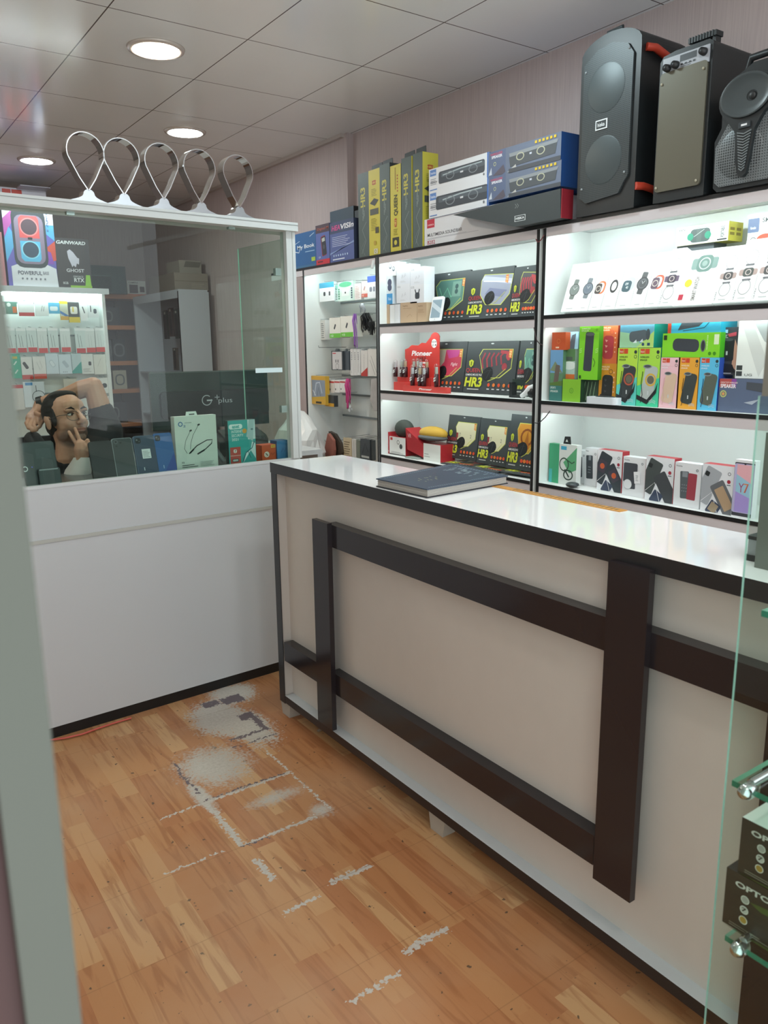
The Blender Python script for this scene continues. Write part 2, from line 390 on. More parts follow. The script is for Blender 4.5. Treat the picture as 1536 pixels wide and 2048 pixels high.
downlight(2.04, 2.42, 'round downlight at the top edge of the photo near the right wall', '#e4faff', .9)
for x, y, s in ((1.38, 1.2, 'right of the entrance'), (-.1, 3.7, 'at the far left over the aisle'), (.6, -.1, 'just inside the entrance')):
    downlight(x, y, 'round downlight out of view '+s, '#fffaf4', .9)
# ------------------------------------------------------------------ sales counter
CF = 1.38
k = empty('sales_counter', 'long white shop counter with dark brown rails and black edged top', 'counter', (CF, 1.2, 0)); 
def rel(mb, name, par, **kw):
    o = mb.build(name, **kw); o.parent = par; o.location = -Vector(par.location) + (o.location if kw.get('loc') is not None else Vector((0, 0, 0))); return o
TOPM = M('#f4f7f8', .06, name='gloss_white_top'); DARK = M('#262124', .16, name='gloss_wenge'); DK2 = M('#232325', .3)
PANEL = M('#cbc4bb', .42, noise=.05, name='matt_cream_panel')
Y0 = -.3
rel(MB().box(CF, 1.715, Y0, 2.752, 1.0255, 1.065, DK2, u=TOPM), 'countertop', k, bevel=.0015)
mb = MB(); mb.box(1.42, 1.44, Y0, 2.75, .1, 1.025, PANEL); rel(mb, 'front_panel', k)
mb = MB(); mb.box(CF, 1.70, 2.705, 2.742, .065, 1.0255, M('#c4bdb5', .42), b=M('#c4bdb5', .42), l=DK2); mb.box(CF-.001, CF+.002, 2.700, 2.744, .064, 1.0255, DK2); rel(mb, 'end_panel', k)
mb = MB(); mb.box(CF, 1.70, Y0, 2.70, .068, .1, M('#c9ced0', .4), l=DK2); rel(mb, 'base_board', k)
for (y0, y1, z0, z1) in ((.985, 2.33, .814, .895), (2.43, 2.69, .257, .337), (1.1, 2.33, .257, .337), (Y0, .985, .814, .895)):
    rel(MB().box(CF, 1.42, y0, y1, z0, z1, DARK), 'rail', k, bevel=.0012)
for (y0, y1, z0, z1) in ((2.293, 2.398, .118, .902), (.975, 1.083, .24, 1.034), (.60, .70, .05, .902)):
    rel(MB().box(1.361, CF, y0, y1, z0, z1, DARK), 'upright_board', k, bevel=.0015)
for y in (2.69, 1.69, .65):
    for x in (1.392, 1.62):
        mb = MB(); P = [(x, y), (x+.05, y), (x+.05, y+.06), (x, y+.06)]; Q = [(x-.004, y-.016), (x+.06, y-.016), (x+.06, y+.066), (x-.004, y+.066)]
        vs = [(a, b, 0) for a, b in P]+[(a, b, .068) for a, b in Q]
        mb.add(vs, [(3, 2, 1, 0), (4, 5, 6, 7)]+[(i, (i+1) % 4, 4+(i+1) % 4, 4+i) for i in range(4)], '#b0aca2'); rel(mb, 'leg', k)
# things on the counter
ob = empty('ledger_book', 'large dark blue hardcover album lying on the white counter top', 'book', (1.385, 2.04, 1.065))
mb = MB(); P = [onz(752, 974, 1.065), onz(854, 997, 1.065), onz(1016, 968, 1.065), onz(905, 942, 1.065)]
o0 = Vector((1.385, 2.04, 1.065)); Q = [(p-o0) for p in P]
def quadbox(Q, z0, z1, mat, sh=0):
    c = sum(Q, Vector())/4; q = [c+(p-c)*(1-sh) for p in Q]; m = MB()
    m.prism([(p.x, p.y) for p in q], 'z', z0, z1, mat); return m
quadbox(Q, .001, .004, '#22262e').build('back_cover', ob)
mb = quadbox(Q, .004, .0245, '#c9c5bd', .03)
c = sum(Q, Vector())/4
for i in range(5):
    q = [c+(p-c)*(.972+.006*(i % 2)) for p in Q]; mb.prism([(p.x, p.y) for p in q], 'z', .0065+i*.0035, .0075+i*.0035, '#8d8a84')
mb.build('pages', ob)
mb = quadbox(Q, .0245, .0275, '#2f4156'); 
def qp(u, v): return Q[0]*(1-u)*(1-v)+Q[3]*u*(1-v)+Q[1]*(1-u)*v+Q[2]*u*v
def qrect(u0, v0, u1, v1, z, cc): mb.add([qp(a, b)+Vector((0, 0, z)) for a, b in ((u0, v0), (u0, v1), (u1, v1), (u1, v0))], [(0, 1, 2, 3)], cc)
for i in range(34):
    for v in (.07, .93): qrect(.06+i*.026, v-.012, .075+i*.026, v+.012, .0279, '#7f97a5')
for i in range(16): qrect(.93, .12+i*.05, .955, .145+i*.05, .0279, '#7f97a5')
for i in range(24):
    u = .68+.2*random.random(); v = .2+.6*random.random(); qrect(u, v, u+.03+.05*random.random(), v+.02, .0279, '#90a4ad')
for i in range(12):
    u = .2+.02*i; v = .5+.1*math.sin(i*1.7); qrect(u, v, u+.012, v+.035, .0279, '#9aa27a')
mb.build('front_cover', ob, bevel=.0008); ob['group'] = ''; del ob['group']
mb = MB(); A0, A1 = onz(1010, 975, 1.0655), onz(1255, 1021, 1.0655)
mb.box(A0.x-.022, 1.714, A1.y, A0.y+.05, 1.0652, 1.0668, '#c98f3e')
for i in range(26): mb.box(A0.x-.012, A0.x+.004+.006*(i % 3), A1.y+.02+i*.0155, A1.y+.027+i*.0155, 1.0668, 1.0670, '#7a5a24')
tag(mb.build('measuring_tape_strip'), 'orange paper strip taped along the rear edge of the counter', 'strip')
p = onz(1484, 1119, 1.075)
t = empty('leather_box', 'small black box lying on the counter at the right behind the glass edge', 'box', (1.50, .845, 1.0652))
MB().box(0, .10, -.036, 0, .012, .045, '#22272b', l='#9fa3a6').build('case', t, bevel=.002)
MB().box(-.003, .10, -.038, .003, 0, .012, '#15191c').build('bottom_rim', t); MB().box(-.003, .10, -.038, .003, .045, .052, '#15191c').build('lid', t)
t = empty('cash_register', 'grey upright equipment case at the right edge of the counter top', 'equipment', (1.46, .806, 1.0652))
MB().box(0, .16, -.42, 0, 0, .268, M('#6d726b', .5)).build('housing', t, bevel=.003)
MB().tube([(-.002, -.035-.012*i, .16+((i-2.2)**2)*.006) for i in range(6)], .006, '#1d1f20').build('handle', t)
# ------------------------------------------------------------------ right wall shelving
SX, BX = 2.55, 2.83
SHZ = [.901, 1.266, 1.629]; TOPZ = 2.0
FASC = M('#cfc8ca', .4, name='grey_white_board'); INW = M('#e2e6e4', .4, name='cabinet_white')
def strip_light(par, x, y0, y1, z, k=1.0, col='#f0fffc'):
    o = MB().box(x, x+.02, y0, y1, z-.012, z, M(col, .5, 0, LED*k)).build('led_strip', par); return o
def shelf_unit(name, label, y0, y1):
    t = empty(name, label, 'shelf unit', (0, 0, 0)); 
    for y in (y0, y1-.018):
        rel(MB().box(SX+.001, BX, y, y+.018, 0, 1.985, INW, l=BLACK), 'side_panel', t)
    rel(MB().box(BX, BX+.012, y0, y1, 0, 1.985, INW), 'back_panel', t)
    for z in SHZ:
        rel(MB().box(SX, BX, y0+.018, y1-.018, z-.016, z, INW, l=BLACK), 'shelf', t)
        rel(MB().box(SX+.002, SX+.014, y0+.018, y1-.018, z-.053, z-.016, FASC), 'fascia', t)
    rel(MB().box(SX+.002, SX+.014, y0+.018, y1-.018, 1.95, 1.985, FASC), 'fascia', t)
    return t
u3 = shelf_unit('display_shelf', 'white display shelf with black edges at the right, full of watch and speaker boxes', 1.05, 2.452)
u2 = shelf_unit('display_shelf', 'middle white display shelf with black edges holding the dark mouse pad packs', 2.470, 3.687)
for u, y0, y1, kk in ((u3, 1.08, 2.42, (1.2, .75, .62)), (u2, 2.5, 3.65, (1.0, .8, .62))):
    for z, s in zip((1.982, 1.611, 1.248), kk): strip_light(u, SX+.018, y0, y1, z, s)
MB().box(SX, 2.86, 1.05, 4.95, 1.986, 2.0, '#d5d8d8', l=BLACK, u=M('#3a3c3e')).build('top_board', u2)
# pegboard unit
t = empty('accessory_rack', 'white lit slat rack hung with phone accessories between booth and middle shelf', 'display rack', (0, 0, 0))
MB().box(SX+.001, BX, 3.69, 3.705, .1, 1.985, INW, l=BLACK).build('side_panel', t)
MB().box(SX+.001, BX, 4.50, 4.52, .1, 1.985, INW, l=BLACK).build('side_panel', t)
MB().box(BX-.012, BX, 3.705, 4.50, .1, 1.985, INW).build('back_panel', t)
MB().box(SX+.002, SX+.014, 3.705, 4.95, 1.95, 1.985, FASC).build('fascia', t)
strip_light(t, SX+.018, 3.75, 4.45, 1.975, 1.0)
RAILY = [(365, 350), (640, 655), (920, 925), (1190, 1190), (1480, 1455), (1720, 1690)]
for zz in (1.79, 1.62, 1.47, 1.325, 1.20, 1.06):
    MB().box(BX-.018, BX-.012, 3.71, 4.495, zz-.006, zz+.006, M('#8f9598', .3, .6)).build('slat_rail', t)
MB().tube([(SX+.0, 3.72, 1.972), (SX-.012, 3.72, 1.93)], .008, '#dfe3e4').build('cable_clip', t)
# wires hanging at the post between the units
for i, (a, b) in enumerate((((1072, 478), (1088, 470)), ((1068, 655), (1085, 690)), ((1068, 845), (1100, 822)))):
    A_, B_ = onx(*a, SX-.012), onx(*b, SX-.004); m_ = (A_+B_)/2+Vector((-.006, 0, -.02))
    tag(MB().tube([A_, (A_+m_)/2+Vector((0, 0, -.006)), m_, (m_+B_)/2+Vector((0, 0, -.004)), B_], .0022, ('#6b2a2e', '#3b2a2c', '#2c2c2e')[i]).build('cable'), ('thin wire looped at the top of the post between two shelves', 'thin dark wire looped on the post beside the middle shelf', 'black wire curling out at the bottom left corner of the right shelf')[i], 'cable')
# ------------------------------------------------------------------ the glass booth
b0 = onb(0, 1000); eB = Vector((math.cos(BA), math.sin(BA), 0))
BO = Vector((-.30, 3.08+(-.30-.555)*math.tan(BA), 0))
def bs_(px, py=900, off=0): return (onb(px, py, off)-BO).dot(eB)
booth = empty('glass_booth', 'white sales booth with tall glass front at the left', 'display counter', BO); booth.rotation_euler = (0, 0, BA)
L = (onb(600, 915)-BO).dot(eB); LZ = 1.012
BW = M('#c3c7ca', .28, name='booth_white_laminate')
SM = onb(300, 1051).z
MB().box(0, L, 0, .02, .05, SM-.006, BW).build('front_panel', booth)
MB().box(0, L, 0, .02, SM+.006, LZ-.012, BW).build('front_panel', booth)
MB().box(0, L, -.004, .02, SM-.007, SM+.007, M('#b4b6b0', .4)).build('seam_strip', booth)
MB().box(0, L-.01, .012, .03, 0, .05, '#141414').build('kick_board', booth)
MB().box(0, L, .021, .34, LZ-.022, LZ-.014, M('#4a4e50', .25)).build('ledge', booth)
MB().box(0, L, -.002, .02, LZ-.012, LZ, M('#cdd2d4', .25)).build('top_edge', booth)
MB().box(L-.03, L, .02, .34, .0, LZ-.012, BW).build('end_panel', booth)
TZ = onb(0, 390).z; 
mb = MB(); mb.box(0, L, -.045, .10, TZ-.033, TZ+.002, M('#cfd4d3', .35)); mb.box(0, L, -.047, -.045, TZ-.010, TZ-.008, '#8f9492'); mb.build('top_frame', booth)
pl = bs_(553, 700); 
mb = MB(); mb.box(L-.046, L-.001, -.02, .03, LZ, TZ-.033, M('#cfd4d3', .35)); mb.box(L-.018, L-.0165, -.0215, -.02, LZ, TZ-.034, '#9aa09e'); mb.build('corner_post', booth)
MB().box(0, L-.046, .004, .010, LZ+.001, TZ-.034, GLASS).build('front_glass', booth)['label'] = 'clear front glass pane'
MB().box(L-.040, L-.034, .03, .43, LZ+.001, TZ-.06, GLASS, b=GREENL, u=GREENL).build('side_glass', booth)['label'] = 'clear side glass pane'
for (x, y) in ((140, 421), (463, 451), (556, 544), (568, 818)):
    s_ = bs_(x, y); z_ = onb(x, y).z; MB().box(s_-.014, s_+.014, -.004, .016, z_-.015, z_+.015, M('#9fb3ad', .2, .6)).build('glass_clamp', booth, bevel=.002)
q = onb(512, 746); q2 = onb(565, 735); MB().box((q-BO).dot(eB), (q2-BO).dot(eB), .002, .0038, q.z, q2.z, '#cfe3e6').build('paper_label', booth)
# chrome loops on the booth top
def loop_stand(i, cx, yt, yb, label):
    c0 = onb(cx, yb, -.02); s_ = (c0-BO).dot(eB); H = onb(cx, yt, -.02).z-TZ
    t = empty('chrome_loop_stand', label, 'display stand', BO+eB*s_+Vector((0, 0, TZ+.002)) + Vector((math.sin(BA), -math.cos(BA), 0))*.03, 'chrome loops on top of the booth'); t.rotation_euler = (0, 0, BA)
    Wd = .068; out = []; cy_ = H-Wd; n = 30
    for j in range(n+1):      # teardrop: round top, pointed foot
        a = -math.pi*.1+(math.pi*1.2)*j/n; out.append((Wd*math.cos(a), cy_+Wd*math.sin(a)))
    neck = .038
    pts = [(0.002, neck)]+[(.030, neck+.042)]+out+[(-.030, neck+.042), (-.002, neck)]
    pts = [Vector(p) for p in pts]
    mb = MB(); th = .0035; D = .05
    ins = []
    for j, p in enumerate(pts):
        tg = (pts[min(j+1, len(pts)-1)]-pts[max(j-1, 0)]).normalized(); nn = Vector((-tg.y, tg.x)); ins.append(p+nn*th)
    m_ = len(pts)
    vs = [(p.x, 0, p.y) for p in pts]+[(p.x, 0, p.y) for p in ins]+[(p.x, D, p.y) for p in pts]+[(p.x, D, p.y) for p in ins]
    fs = []
    for j in range(m_-1):
        fs += [(j, j+1, m_+j+1, m_+j), (2*m_+j+1, 2*m_+j, 3*m_+j, 3*m_+j+1), (j+1, j, 2*m_+j, 2*m_+j+1), (m_+j, m_+j+1, 3*m_+j+1, 3*m_+j)]
    mb.add(vs, fs, CHROME, False); mb.build('loop', t)
    ft = []
    for j in range(9):
        u = j/8; ft.append((.078*(1-u)**1.0*(1-.62*math.sin(u*math.pi)*.9)+.009*u, .0+(neck+.004)*u**.9))
    prof = ft+[(-x, z) for x, z in ft[::-1]]
    MB().prism(prof, 'y', 0, D, M('#c6cdd2', .2, .7), side=CHROME).build('foot', t)
for i, (cx, yt, yb, s) in enumerate(((177, 267, 397, 'first chrome teardrop loop from the left on the booth top'), (248, 279, 404, 'second chrome teardrop loop from the left, touching the first'), (327, 289, 413, 'third chrome teardrop loop, the middle one of five'), (402, 301, 421, 'fourth chrome teardrop loop from the left on the booth top'), (478, 312, 428, 'fifth chrome teardrop loop, at the right end of the booth top'))):
    loop_stand(i, cx, yt, yb, s)
# red cord on the floor
P_ = [onz(x, y, .008) for x, y in ((100, 1480), (130, 1476), (165, 1468), (195, 1457), (225, 1447), (262, 1436))]
tag(MB().tube(P_, .004, '#c4574a').build('floor_cable'), 'thin red cable on the floor along the foot of the white booth', 'cable')
for (x, y, s, lb) in ((639, 1463, .008, 'small crumb of rubble on the floor under the counter upright'),):
    p = onz(x, y, 0); tag(MB().ell((p.x, p.y, .006), (.012, .008, .006), '#8a7c6b', 8).build('debris'), lb, 'debris')
# ================================================================== things on top of the wall shelves
T0 = TOPZ
def a_mybook(A):
    A.r(0, 0, 1, 1, '#2c5f93'); A.r(0, 0, .12, 1, '#4d5458'); A.r(.12, 0, .2, 1, '#8b9298'); A.r(.0, 0, 1, .08, '#3e6d90')
    A.t('My Book', .3, .52, .95, .66, '#e8eef2'); A.r(.6, .44, .95, .46, '#9fc0dc'); A.r(.83, .16, .97, .27, '#a9c23f'); A.ln([(.22, .5), (.36, .46), (.42, .6)], .02, '#dfe9f0'); A.ln([(.78, .85), (.95, .93)], .015, '#cfe0ee'); A.ln([(.05, .66), (.4, .78)], .012, '#cfe0ee')
XB('hard_drive_box', 'small blue shrink-wrapped box at the far left end of the top shelf', 'box', (580, 472, 632, 528), base=T0, d=.12, front='#2c5f93', art=a_mybook)
def a_meter(A):
    A.r(0, 0, 1, 1, '#5a6aa8'); A.r(0, .8, 1, 1, '#4b3a44'); A.r(0, 0, 1, .14, '#c8323c'); A.t('Digital M', .12, .85, .95, .93, '#b0563f'); A.rr(.58, .47, .24, .5, '#8d3444', 8, .2); A.rr(.6, .47, .21, .46, '#33363c', 8, .2)
    A.rr(.56, .62, .15, .09, '#b9c0b8', 8, .1); A.c(.6, .44, .055, '#4d5058'); A.r(.12, .07, .5, .1, '#5a1820'); A.t('CE', .2, .18, .34, .22, '#e0e0f0')
XB('multimeter_box', 'slim purple-blue box printed with a handheld meter and a red foot band', 'box', (632, 452, 659, 525), base=T0, d=.09, front='#4b4f74', art=a_meter)
def a_heav(A):
    A.r(0, 0, 1, 1, '#57659d'); A.r(0, .72, 1, 1, '#3e4b6b'); A.p([(0, .25), (1, .42), (1, .47), (0, .2)], '#8aa0d0')
    A.t('HEA', .08, .79, .45, .92, '#d04c8c', shear=.15, bold=.03); A.t('VISIn', .46, .79, 1, .92, '#e6e8f0', shear=.15, bold=.03); A.lines(.1, .4, .9, .66, 6, '#b8c2e0')
    for i in range(7): A.c(.17+.095*i, .17, .028, '#b7cdea')
    A.r(.12, .06, .62, .09, '#d8dff0')
q = XB('media_player_box', 'blue-violet box with a pink and white title on the top shelf', 'box', (660, 447, 708, 519), base=T0, d=.10, front='#3a4258', art=a_heav)
XB('open_carton', 'dark slate carton with a raised lid standing behind the blue-violet box', 'box', (661, 424, 708, 519), X=WX+.15, base=T0, d=.06, front='#3e4f5c', side='#2d3236')
def a_gt(A):
    A.r(0, 0, 1, 1, '#363d40'); A.t('GT', .5, .78, 1, .85, '#e8e8e8'); A.p([(.5, .38), (.9, .62), (1, .4), (.75, .36)], '#c98a4a'); A.e(.7, .3, .3, .06, '#c9c6c0'); A.e(.7, .3, .12, .025, '#3a3a3a'); A.t('B4', .5, .08, 1, .22, '#d0d2d2')
XB('headset_box', 'dark narrow box with an orange figure beside the first tall keyboard pack', 'box', (709, 422, 726, 513), X=WX+.155, base=T0, d=.05, front='#363d40', art=a_gt)
YEL, SLT = '#cfc34a', '#55625f'
def a_slate(A):
    A.r(0, 0, 1, 1, SLT); A.t('HR3', .22, .60, .66, .83, '#c4bd50', rot=90, bold=.03); A.ln([(.3, .05), (.7, .2), (.35, .33), (.75, .42)], .006, '#8f9b98'); A.ln([(.6, .02), (.25, .12), (.6, .2)], .005, '#7e8a88')
    for i in range(5): A.r(.4+.07*(i % 3), .44+.025*i, .48+.07*(i % 3), .5+.03*i, '#76837f')
def a_yel1(A):
    A.r(0, 0, 1, 1, YEL); A.rr(.5, .85, .09, .05, '#b4552f', 0, .4); A.t('HR3', .3, .838, .7, .862, '#e9d36a'); A.lines(.25, .70, .75, .79, 5, '#8a8030'); A.p([(.1, .62), (.5, .67), (.9, .64), (.55, .58)], '#454843'); A.r(.12, .48, .88, .55, '#56584f'); A.lines(.2, .3, .8, .45, 8, '#a59b38'); A.r(.6, .26, .9, .33, '#4f4a3a')
    A.rr(.55, .15, .05, .05, '#b99e3f'); A.r(.45, .02, .8, .08, '#d9d4b8'); A.ring(.6, .05, .02, .006, '#6a5f2c')
def a_yel2(A):
    A.r(0, 0, 1, 1, YEL)
    for i in range(6): A.c(.68, .7+.035*i, .011, '#b4472f')
    A.r(.45, .72, .52, .97, '#9a7a2c'); A.t('QUEEN', .35, .42, .75, .66, '#3c3a1e', rot=90, bold=.03); A.rr(.5, .34, .05, .10, '#b4552f', 0, .4); A.t('HR3', .4, .31, .6, .37, '#e9d36a', rot=90); A.lines(.3, .2, .7, .28, 4, '#8a8030'); A.r(.2, .06, .82, .17, '#3b3a2c'); A.c(.5, .11, .03, YEL)
def flap(par_o, w, h, z, lean=.3):
    MB().prism([(0, 0), (w, 0), (w*.97, h), (w*.05, h*.9)], 'y', 0, .003, '#3a4042').build('open_flap', par_o, loc=(0, .02, z))
def tallbox(px, art, label, side, fl=0, d=.10):
    o = XB('keyboard_box', label, 'box', px, base=T0, d=d, front=YEL if art in (a_yel1, a_yel2) else SLT, side=side, art=art, group='tall keyboard boxes on the top shelf', sart=a_yel1 if side == YEL else None)
    if fl:
        w = o.dimensions.x; me = o.data; w = max(v.co.x for v in me.vertices); h = max(v.co.z for v in me.vertices); flap(o, w, fl, h)
    return o
tallbox((717, 349, 738, 512), a_slate, 'slate-grey upright keyboard box, leftmost of the tall row', '#3a4042', d=.16)
tallbox((738, 342, 760, 508), a_yel1, 'yellow upright keyboard box with small device pictures, left one of the two yellow fronts', '#3a4042', .03, d=.16)
tallbox((760, 331, 780, 505), a_slate, 'slate-grey upright keyboard box between the two yellow fronts', '#3a4042', .025, d=.16)
tallbox((781, 333, 802, 502), a_yel2, 'yellow upright keyboard box with a row of red dots and a vertical title', '#3a4042', d=.16)
tallbox((803, 318, 823, 499), a_slate, 'slate-grey upright keyboard box just right of the red-dotted yellow one', YEL, .03, d=.1)
tallbox((826, 309, 845, 495), a_slate, 'slate-grey upright keyboard box, rightmost and tallest of the row', YEL, .03, d=.1)
# soundbar boxes
def a_wbar(A):
    A.r(0, 0, 1, 1, '#e2e3e6'); A.r(.02, .68, .13, .95, '#5f86c4'); A.t('hiska', .035, .76, .12, .86, '#e2e8f2'); A.lines(.03, .3, .14, .6, 4, '#8c8f96'); A.t('SPEAKER', .03, .36, .15, .44, '#6c6f76'); A.r(.02, .06, .15, .1, '#5f86c4')
    A.rr(.56, .52, 3.1, .52, '#454b52', 0, .2); A.rr(.58, .62, 2.9, .2, '#5b636b', 0, .3); A.ln([(.25, .6), (.55, .68), (.9, .7)], .05, '#aebcc0')
    for x in (.38, .76): A.ring(x, .52, .17, .03, '#878f94', 1.7)
    A.r(.55, .49, .6, .56, '#d9dde0'); A.c(.93, .17, .05, '#77797d'); A.r(.98, 0, 1, 1, '#3f6cb4')
def a_bbar(A):
    A.r(0, 0, 1, 1, '#6a7488'); A.r(.0, 0, .25, 1, '#5e6a86'); A.t('WIRELESS', .02, .84, .2, .93, '#c9435a'); A.t('SPEAKER', .04, .72, .2, .83, '#e6e6ec', bold=.03); A.ring(.09, .5, .08, .025, '#b9bb8e'); A.p([(.06, .05), (.22, .4), (.25, .1), (.2, .02)], '#5a5460'); A.p([(0, .1), (.04, .4), (.05, .1)], '#c9ced6')
    A.p([(.3, .74), (.97, .78), (.94, .62), (.32, .5)], '#8b8f93'); A.p([(.3, .6), (.95, .66), (.93, .28), (.32, .22)], '#50555a')
    for x in (.46, .74): A.ring(x, .53, .15, .035, '#b5b39a', 1.5)
    A.r(.59, .5, .62, .57, '#c8ccd8'); A.p([(.28, .05), (.4, .28), (.42, .05)], '#b9b6b2'); A.r(.3, .0, 1, .16, '#4c5057')
    for i in range(6): A.r(.66+.05*i, .84, .69+.05*i, .94, '#d9b73c')
o = XB('soundbar_box', 'long white box lying under the two window boxes, with red logo and number', 'box', (849, 440, 1100, 486), X=WX+.005, base=T0, d=.16, front='#dcdcdf', art=lambda A: (A.r(0, 0, 1, 1, '#dcdcdf'), A.r(.025, .66, .095, .97, '#c22c40'), A.t('HISKA', .033, .74, .088, .8, '#f0d0d0'), A.t('MULTIMEDIA SOUNDBAR', .03, .34, .34, .46, '#3c3c40'), A.lines(.03, .24, .5, .3, 2, '#a0a0a8'), A.t('B202', .03, .06, .10, .2, '#b03048')))
zt = topz(o)
o = XB('soundbar_box', 'white window box with a black soundbar, lower of the two stacked whites', 'box', (858, 386, 977, 437), X=WX, base=zt, d=.15, front='#e2e3e6', side='#3f6cb4', art=a_wbar, group='white soundbar window boxes')
zt2 = topz(o)
o = XB('soundbar_box', 'white window box with a glinting soundbar, on top of the other white one', 'box', (858, 340, 977, 386), X=WX, base=zt2, d=.15, front='#e2e3e6', side='#3f6cb4', art=a_wbar, group='white soundbar window boxes')
bs1 = lambda A: (A.r(0, 0, 1, 1, '#2f5fa8'), A.r(.49, 0, .51, 1, '#274f90'))
o = XB('soundbar_box', 'blue-ended window box with twin-ring soundbar, lower one beside the big speaker', 'box', (978, 357, 1121, 411), X=WX-.005, base=zt+.012, d=.2, front='#6a7488', side='#2f5fa8', art=a_bbar, sart=bs1, group='blue soundbar window boxes')
XB('soundbar_box', 'blue-ended window box with twin-ring soundbar, top of the stack beside the big speaker', 'box', (978, 306, 1121, 357), X=WX-.005, base=topz(o), d=.2, front='#6a7488', side='#2f5fa8', art=a_bbar, sart=bs1, group='blue soundbar window boxes')
# black case with a red end, tapered to the left
XH = 2.50
pp = [onx(x, y, XH) for x, y in ((906, 430), (978, 412), (1121, 377), (1121, 444), (1030, 462))]
o0 = Vector((XH, pp[0].y, T0)); 
pp[3].z = T0+.004; pp[4].z = T0+.002
mb = MB(); mb.prism([(p.y-o0.y, p.z-o0.z) for p in pp], 'x', 0, .069, '#3c4345'); 
xa = pp[3].y-o0.y; mb.box(0, .066, xa-.004, xa-.0005, .004, pp[2].z-T0-.001, '#8d2531')
c_ = tag(mb.build('soundbar_case', loc=o0), 'wedge-shaped black carton with white framed logo and red end, jutting over the shelf edge', 'box')
mb = MB(); q0 = onx(1029, 444, XH)-o0; q1 = onx(1051, 428, XH)-o0
A = Art(mb, (0, q0.y, q0.z), (0, -1, 0), (0, 0, 1), abs(q1.y-q0.y), q1.z-q0.z, (-1, 0, 0)); A.r(0, 0, 1, 1, '#d8dcdc'); A.r(.05, .08, .95, .92, '#30373a'); A.t('HISKA', .12, .28, .9, .72, '#e6e8e8', bold=.03)
mb.build('logo_plate', c_)
mb = MB(); q0 = onx(1030, 420, XH)-o0; A = Art(mb, (0, q0.y, q0.z), (0, -1, 0), (0, 0, 1), .03, .03, (-1, 0, 0)); A.ln([(.0, .2), (.3, .5), (.0, .8)], .08, '#8a9090'); A.ln([(.4, .2), (.7, .5), (.4, .8)], .08, '#8a9090'); mb.build('chevron_mark', c_)
# ------------------------------------------------------------------ party speakers
def meshmat(name, c1, c2, sc, metal=.2):
    m, nt, bs, N = nodes(name); tc = N('TexCoord'); v = N('TexVoronoi'); v.inputs['Scale'].default_value = sc; v.inputs['Randomness'].default_value = .0
    nt.links.new(tc.outputs['Object'], v.inputs['Vector']); k = math_(nt, 'LESS_THAN', v.outputs['Distance'], .36)
    nt.links.new(mixc(nt, k, c1, c2), bs.inputs['Base Color']); bs.inputs['Roughness'].default_value = .42; bs.inputs['Metallic'].default_value = metal; return m
GR1 = meshmat('black_speaker_mesh', '#3d4446', '#1d2123', 150); GR2 = meshmat('olive_speaker_mesh', '#615e50', '#454338', 210); GR3 = meshmat('grey_speaker_mesh', '#6e7476', '#2e3234', 120)
SB = M('#1e2325', .42, name='speaker_shell')
def rrect(w, h, r, n=6, x0=0, z0=0):
    P = []
    for (cx, cz, a0) in ((w-r, h-r, 0), (r, h-r, 90), (r, r, 180), (w-r, r, 270)):
        P += [(x0+cx+r*math.cos(R_(a0+90*i/n)), z0+cz+r*math.sin(R_(a0+90*i/n))) for i in range(n+1)]
    return P
RZ = -math.pi/2
# 1: tall rounded
XS = 2.535; y1 = onx(1153, 420, XS).y; y2 = onx(1268, 395, XS).y; W1 = y1-y2; H1 = .635; D1 = .27
s = empty('party_speaker', 'tallest black party speaker with rounded top and red side handles', 'speaker', (XS, y1, T0+.001)); s.rotation_euler = (0, 0, RZ)
out = [(.0, 0), (W1, 0), (W1, .5*H1), (W1, H1*.86)]+[(W1/2+W1/2*math.cos(R_(a))*1.0, H1*.90+H1*.10*math.sin(R_(a))) for a in range(10, 171, 16)]+[(0, H1*.86), (0, .5*H1)]
mb = MB(); mb.prism(out, 'y', .0, D1, SB, sm=False); mb.build('shell', s, bevel=.016, seg=3)
g = [(.018, .07), (.05, .045), (W1*.75, .06), (W1*.84, .10), (W1*.9, .12), (W1*.9, H1*.84), (W1*.80, H1*.9), (W1*.55, H1*.935), (W1*.3, H1*.92), (.02, H1*.86)]
MB().prism(g, 'y', -.008, .003, GR1).build('front_grille', s, bevel=.004)
for cz in (.70, .30):
    mb = MB(); mb.lathe([(.0, -.0095), (.083, -.0092), (.087, -.0082)], meshmat('woofer_mesh_%d' % (cz*10), '#41494b', '#1f2426', 150), 32, (W1*.47, 0, H1*cz), 'y'); mb.build('woofer', s)
mb = MB(); A = Art(mb, (W1*.32, -.009, H1*.475), (1, 0, 0), (0, 0, 1), .055, .035, (0, -1, 0)); mb.box(W1*.32, W1*.32+.055, -.011, -.008, H1*.475, H1*.475+.035, '#dfe3e4'); A.k = 18; A.r(.08, .12, .92, .88, '#2a3032'); A.t('hiska', .2, .3, .8, .7, '#e9ecec'); mb.build('logo_badge', s)
for (gx, gz) in ((.03, .1), (W1*.84, .13), (.03, H1*.82), (W1*.83, H1*.87)): MB().ell((gx, -.009, gz), (.005, .003, .005), '#8a9092', 8).build('screw', s)
MB().tube([(W1*.38, .02, H1*.955), (W1*.38, .02, H1+.008), (W1*.62, .02, H1+.010), (W1*.62, .02, H1*.955)], .007, '#30373a').build('top_handle', s)
mb = MB(); mb.tube([(W1+.006, .02, H1*.86), (W1+.02, .05, H1*.858), (W1+.02, .2, H1*.80), (W1+.006, .23, H1*.79)], .014, '#b9402c', 8); mb.build('side_handle', s)
mb = MB(); mb.tube([(W1+.004, .0, .075), (W1+.016, .03, .075), (W1+.016, .10, .068), (W1+.004, .12, .066)], .014, '#b9402c', 8); mb.build('lower_handle', s)
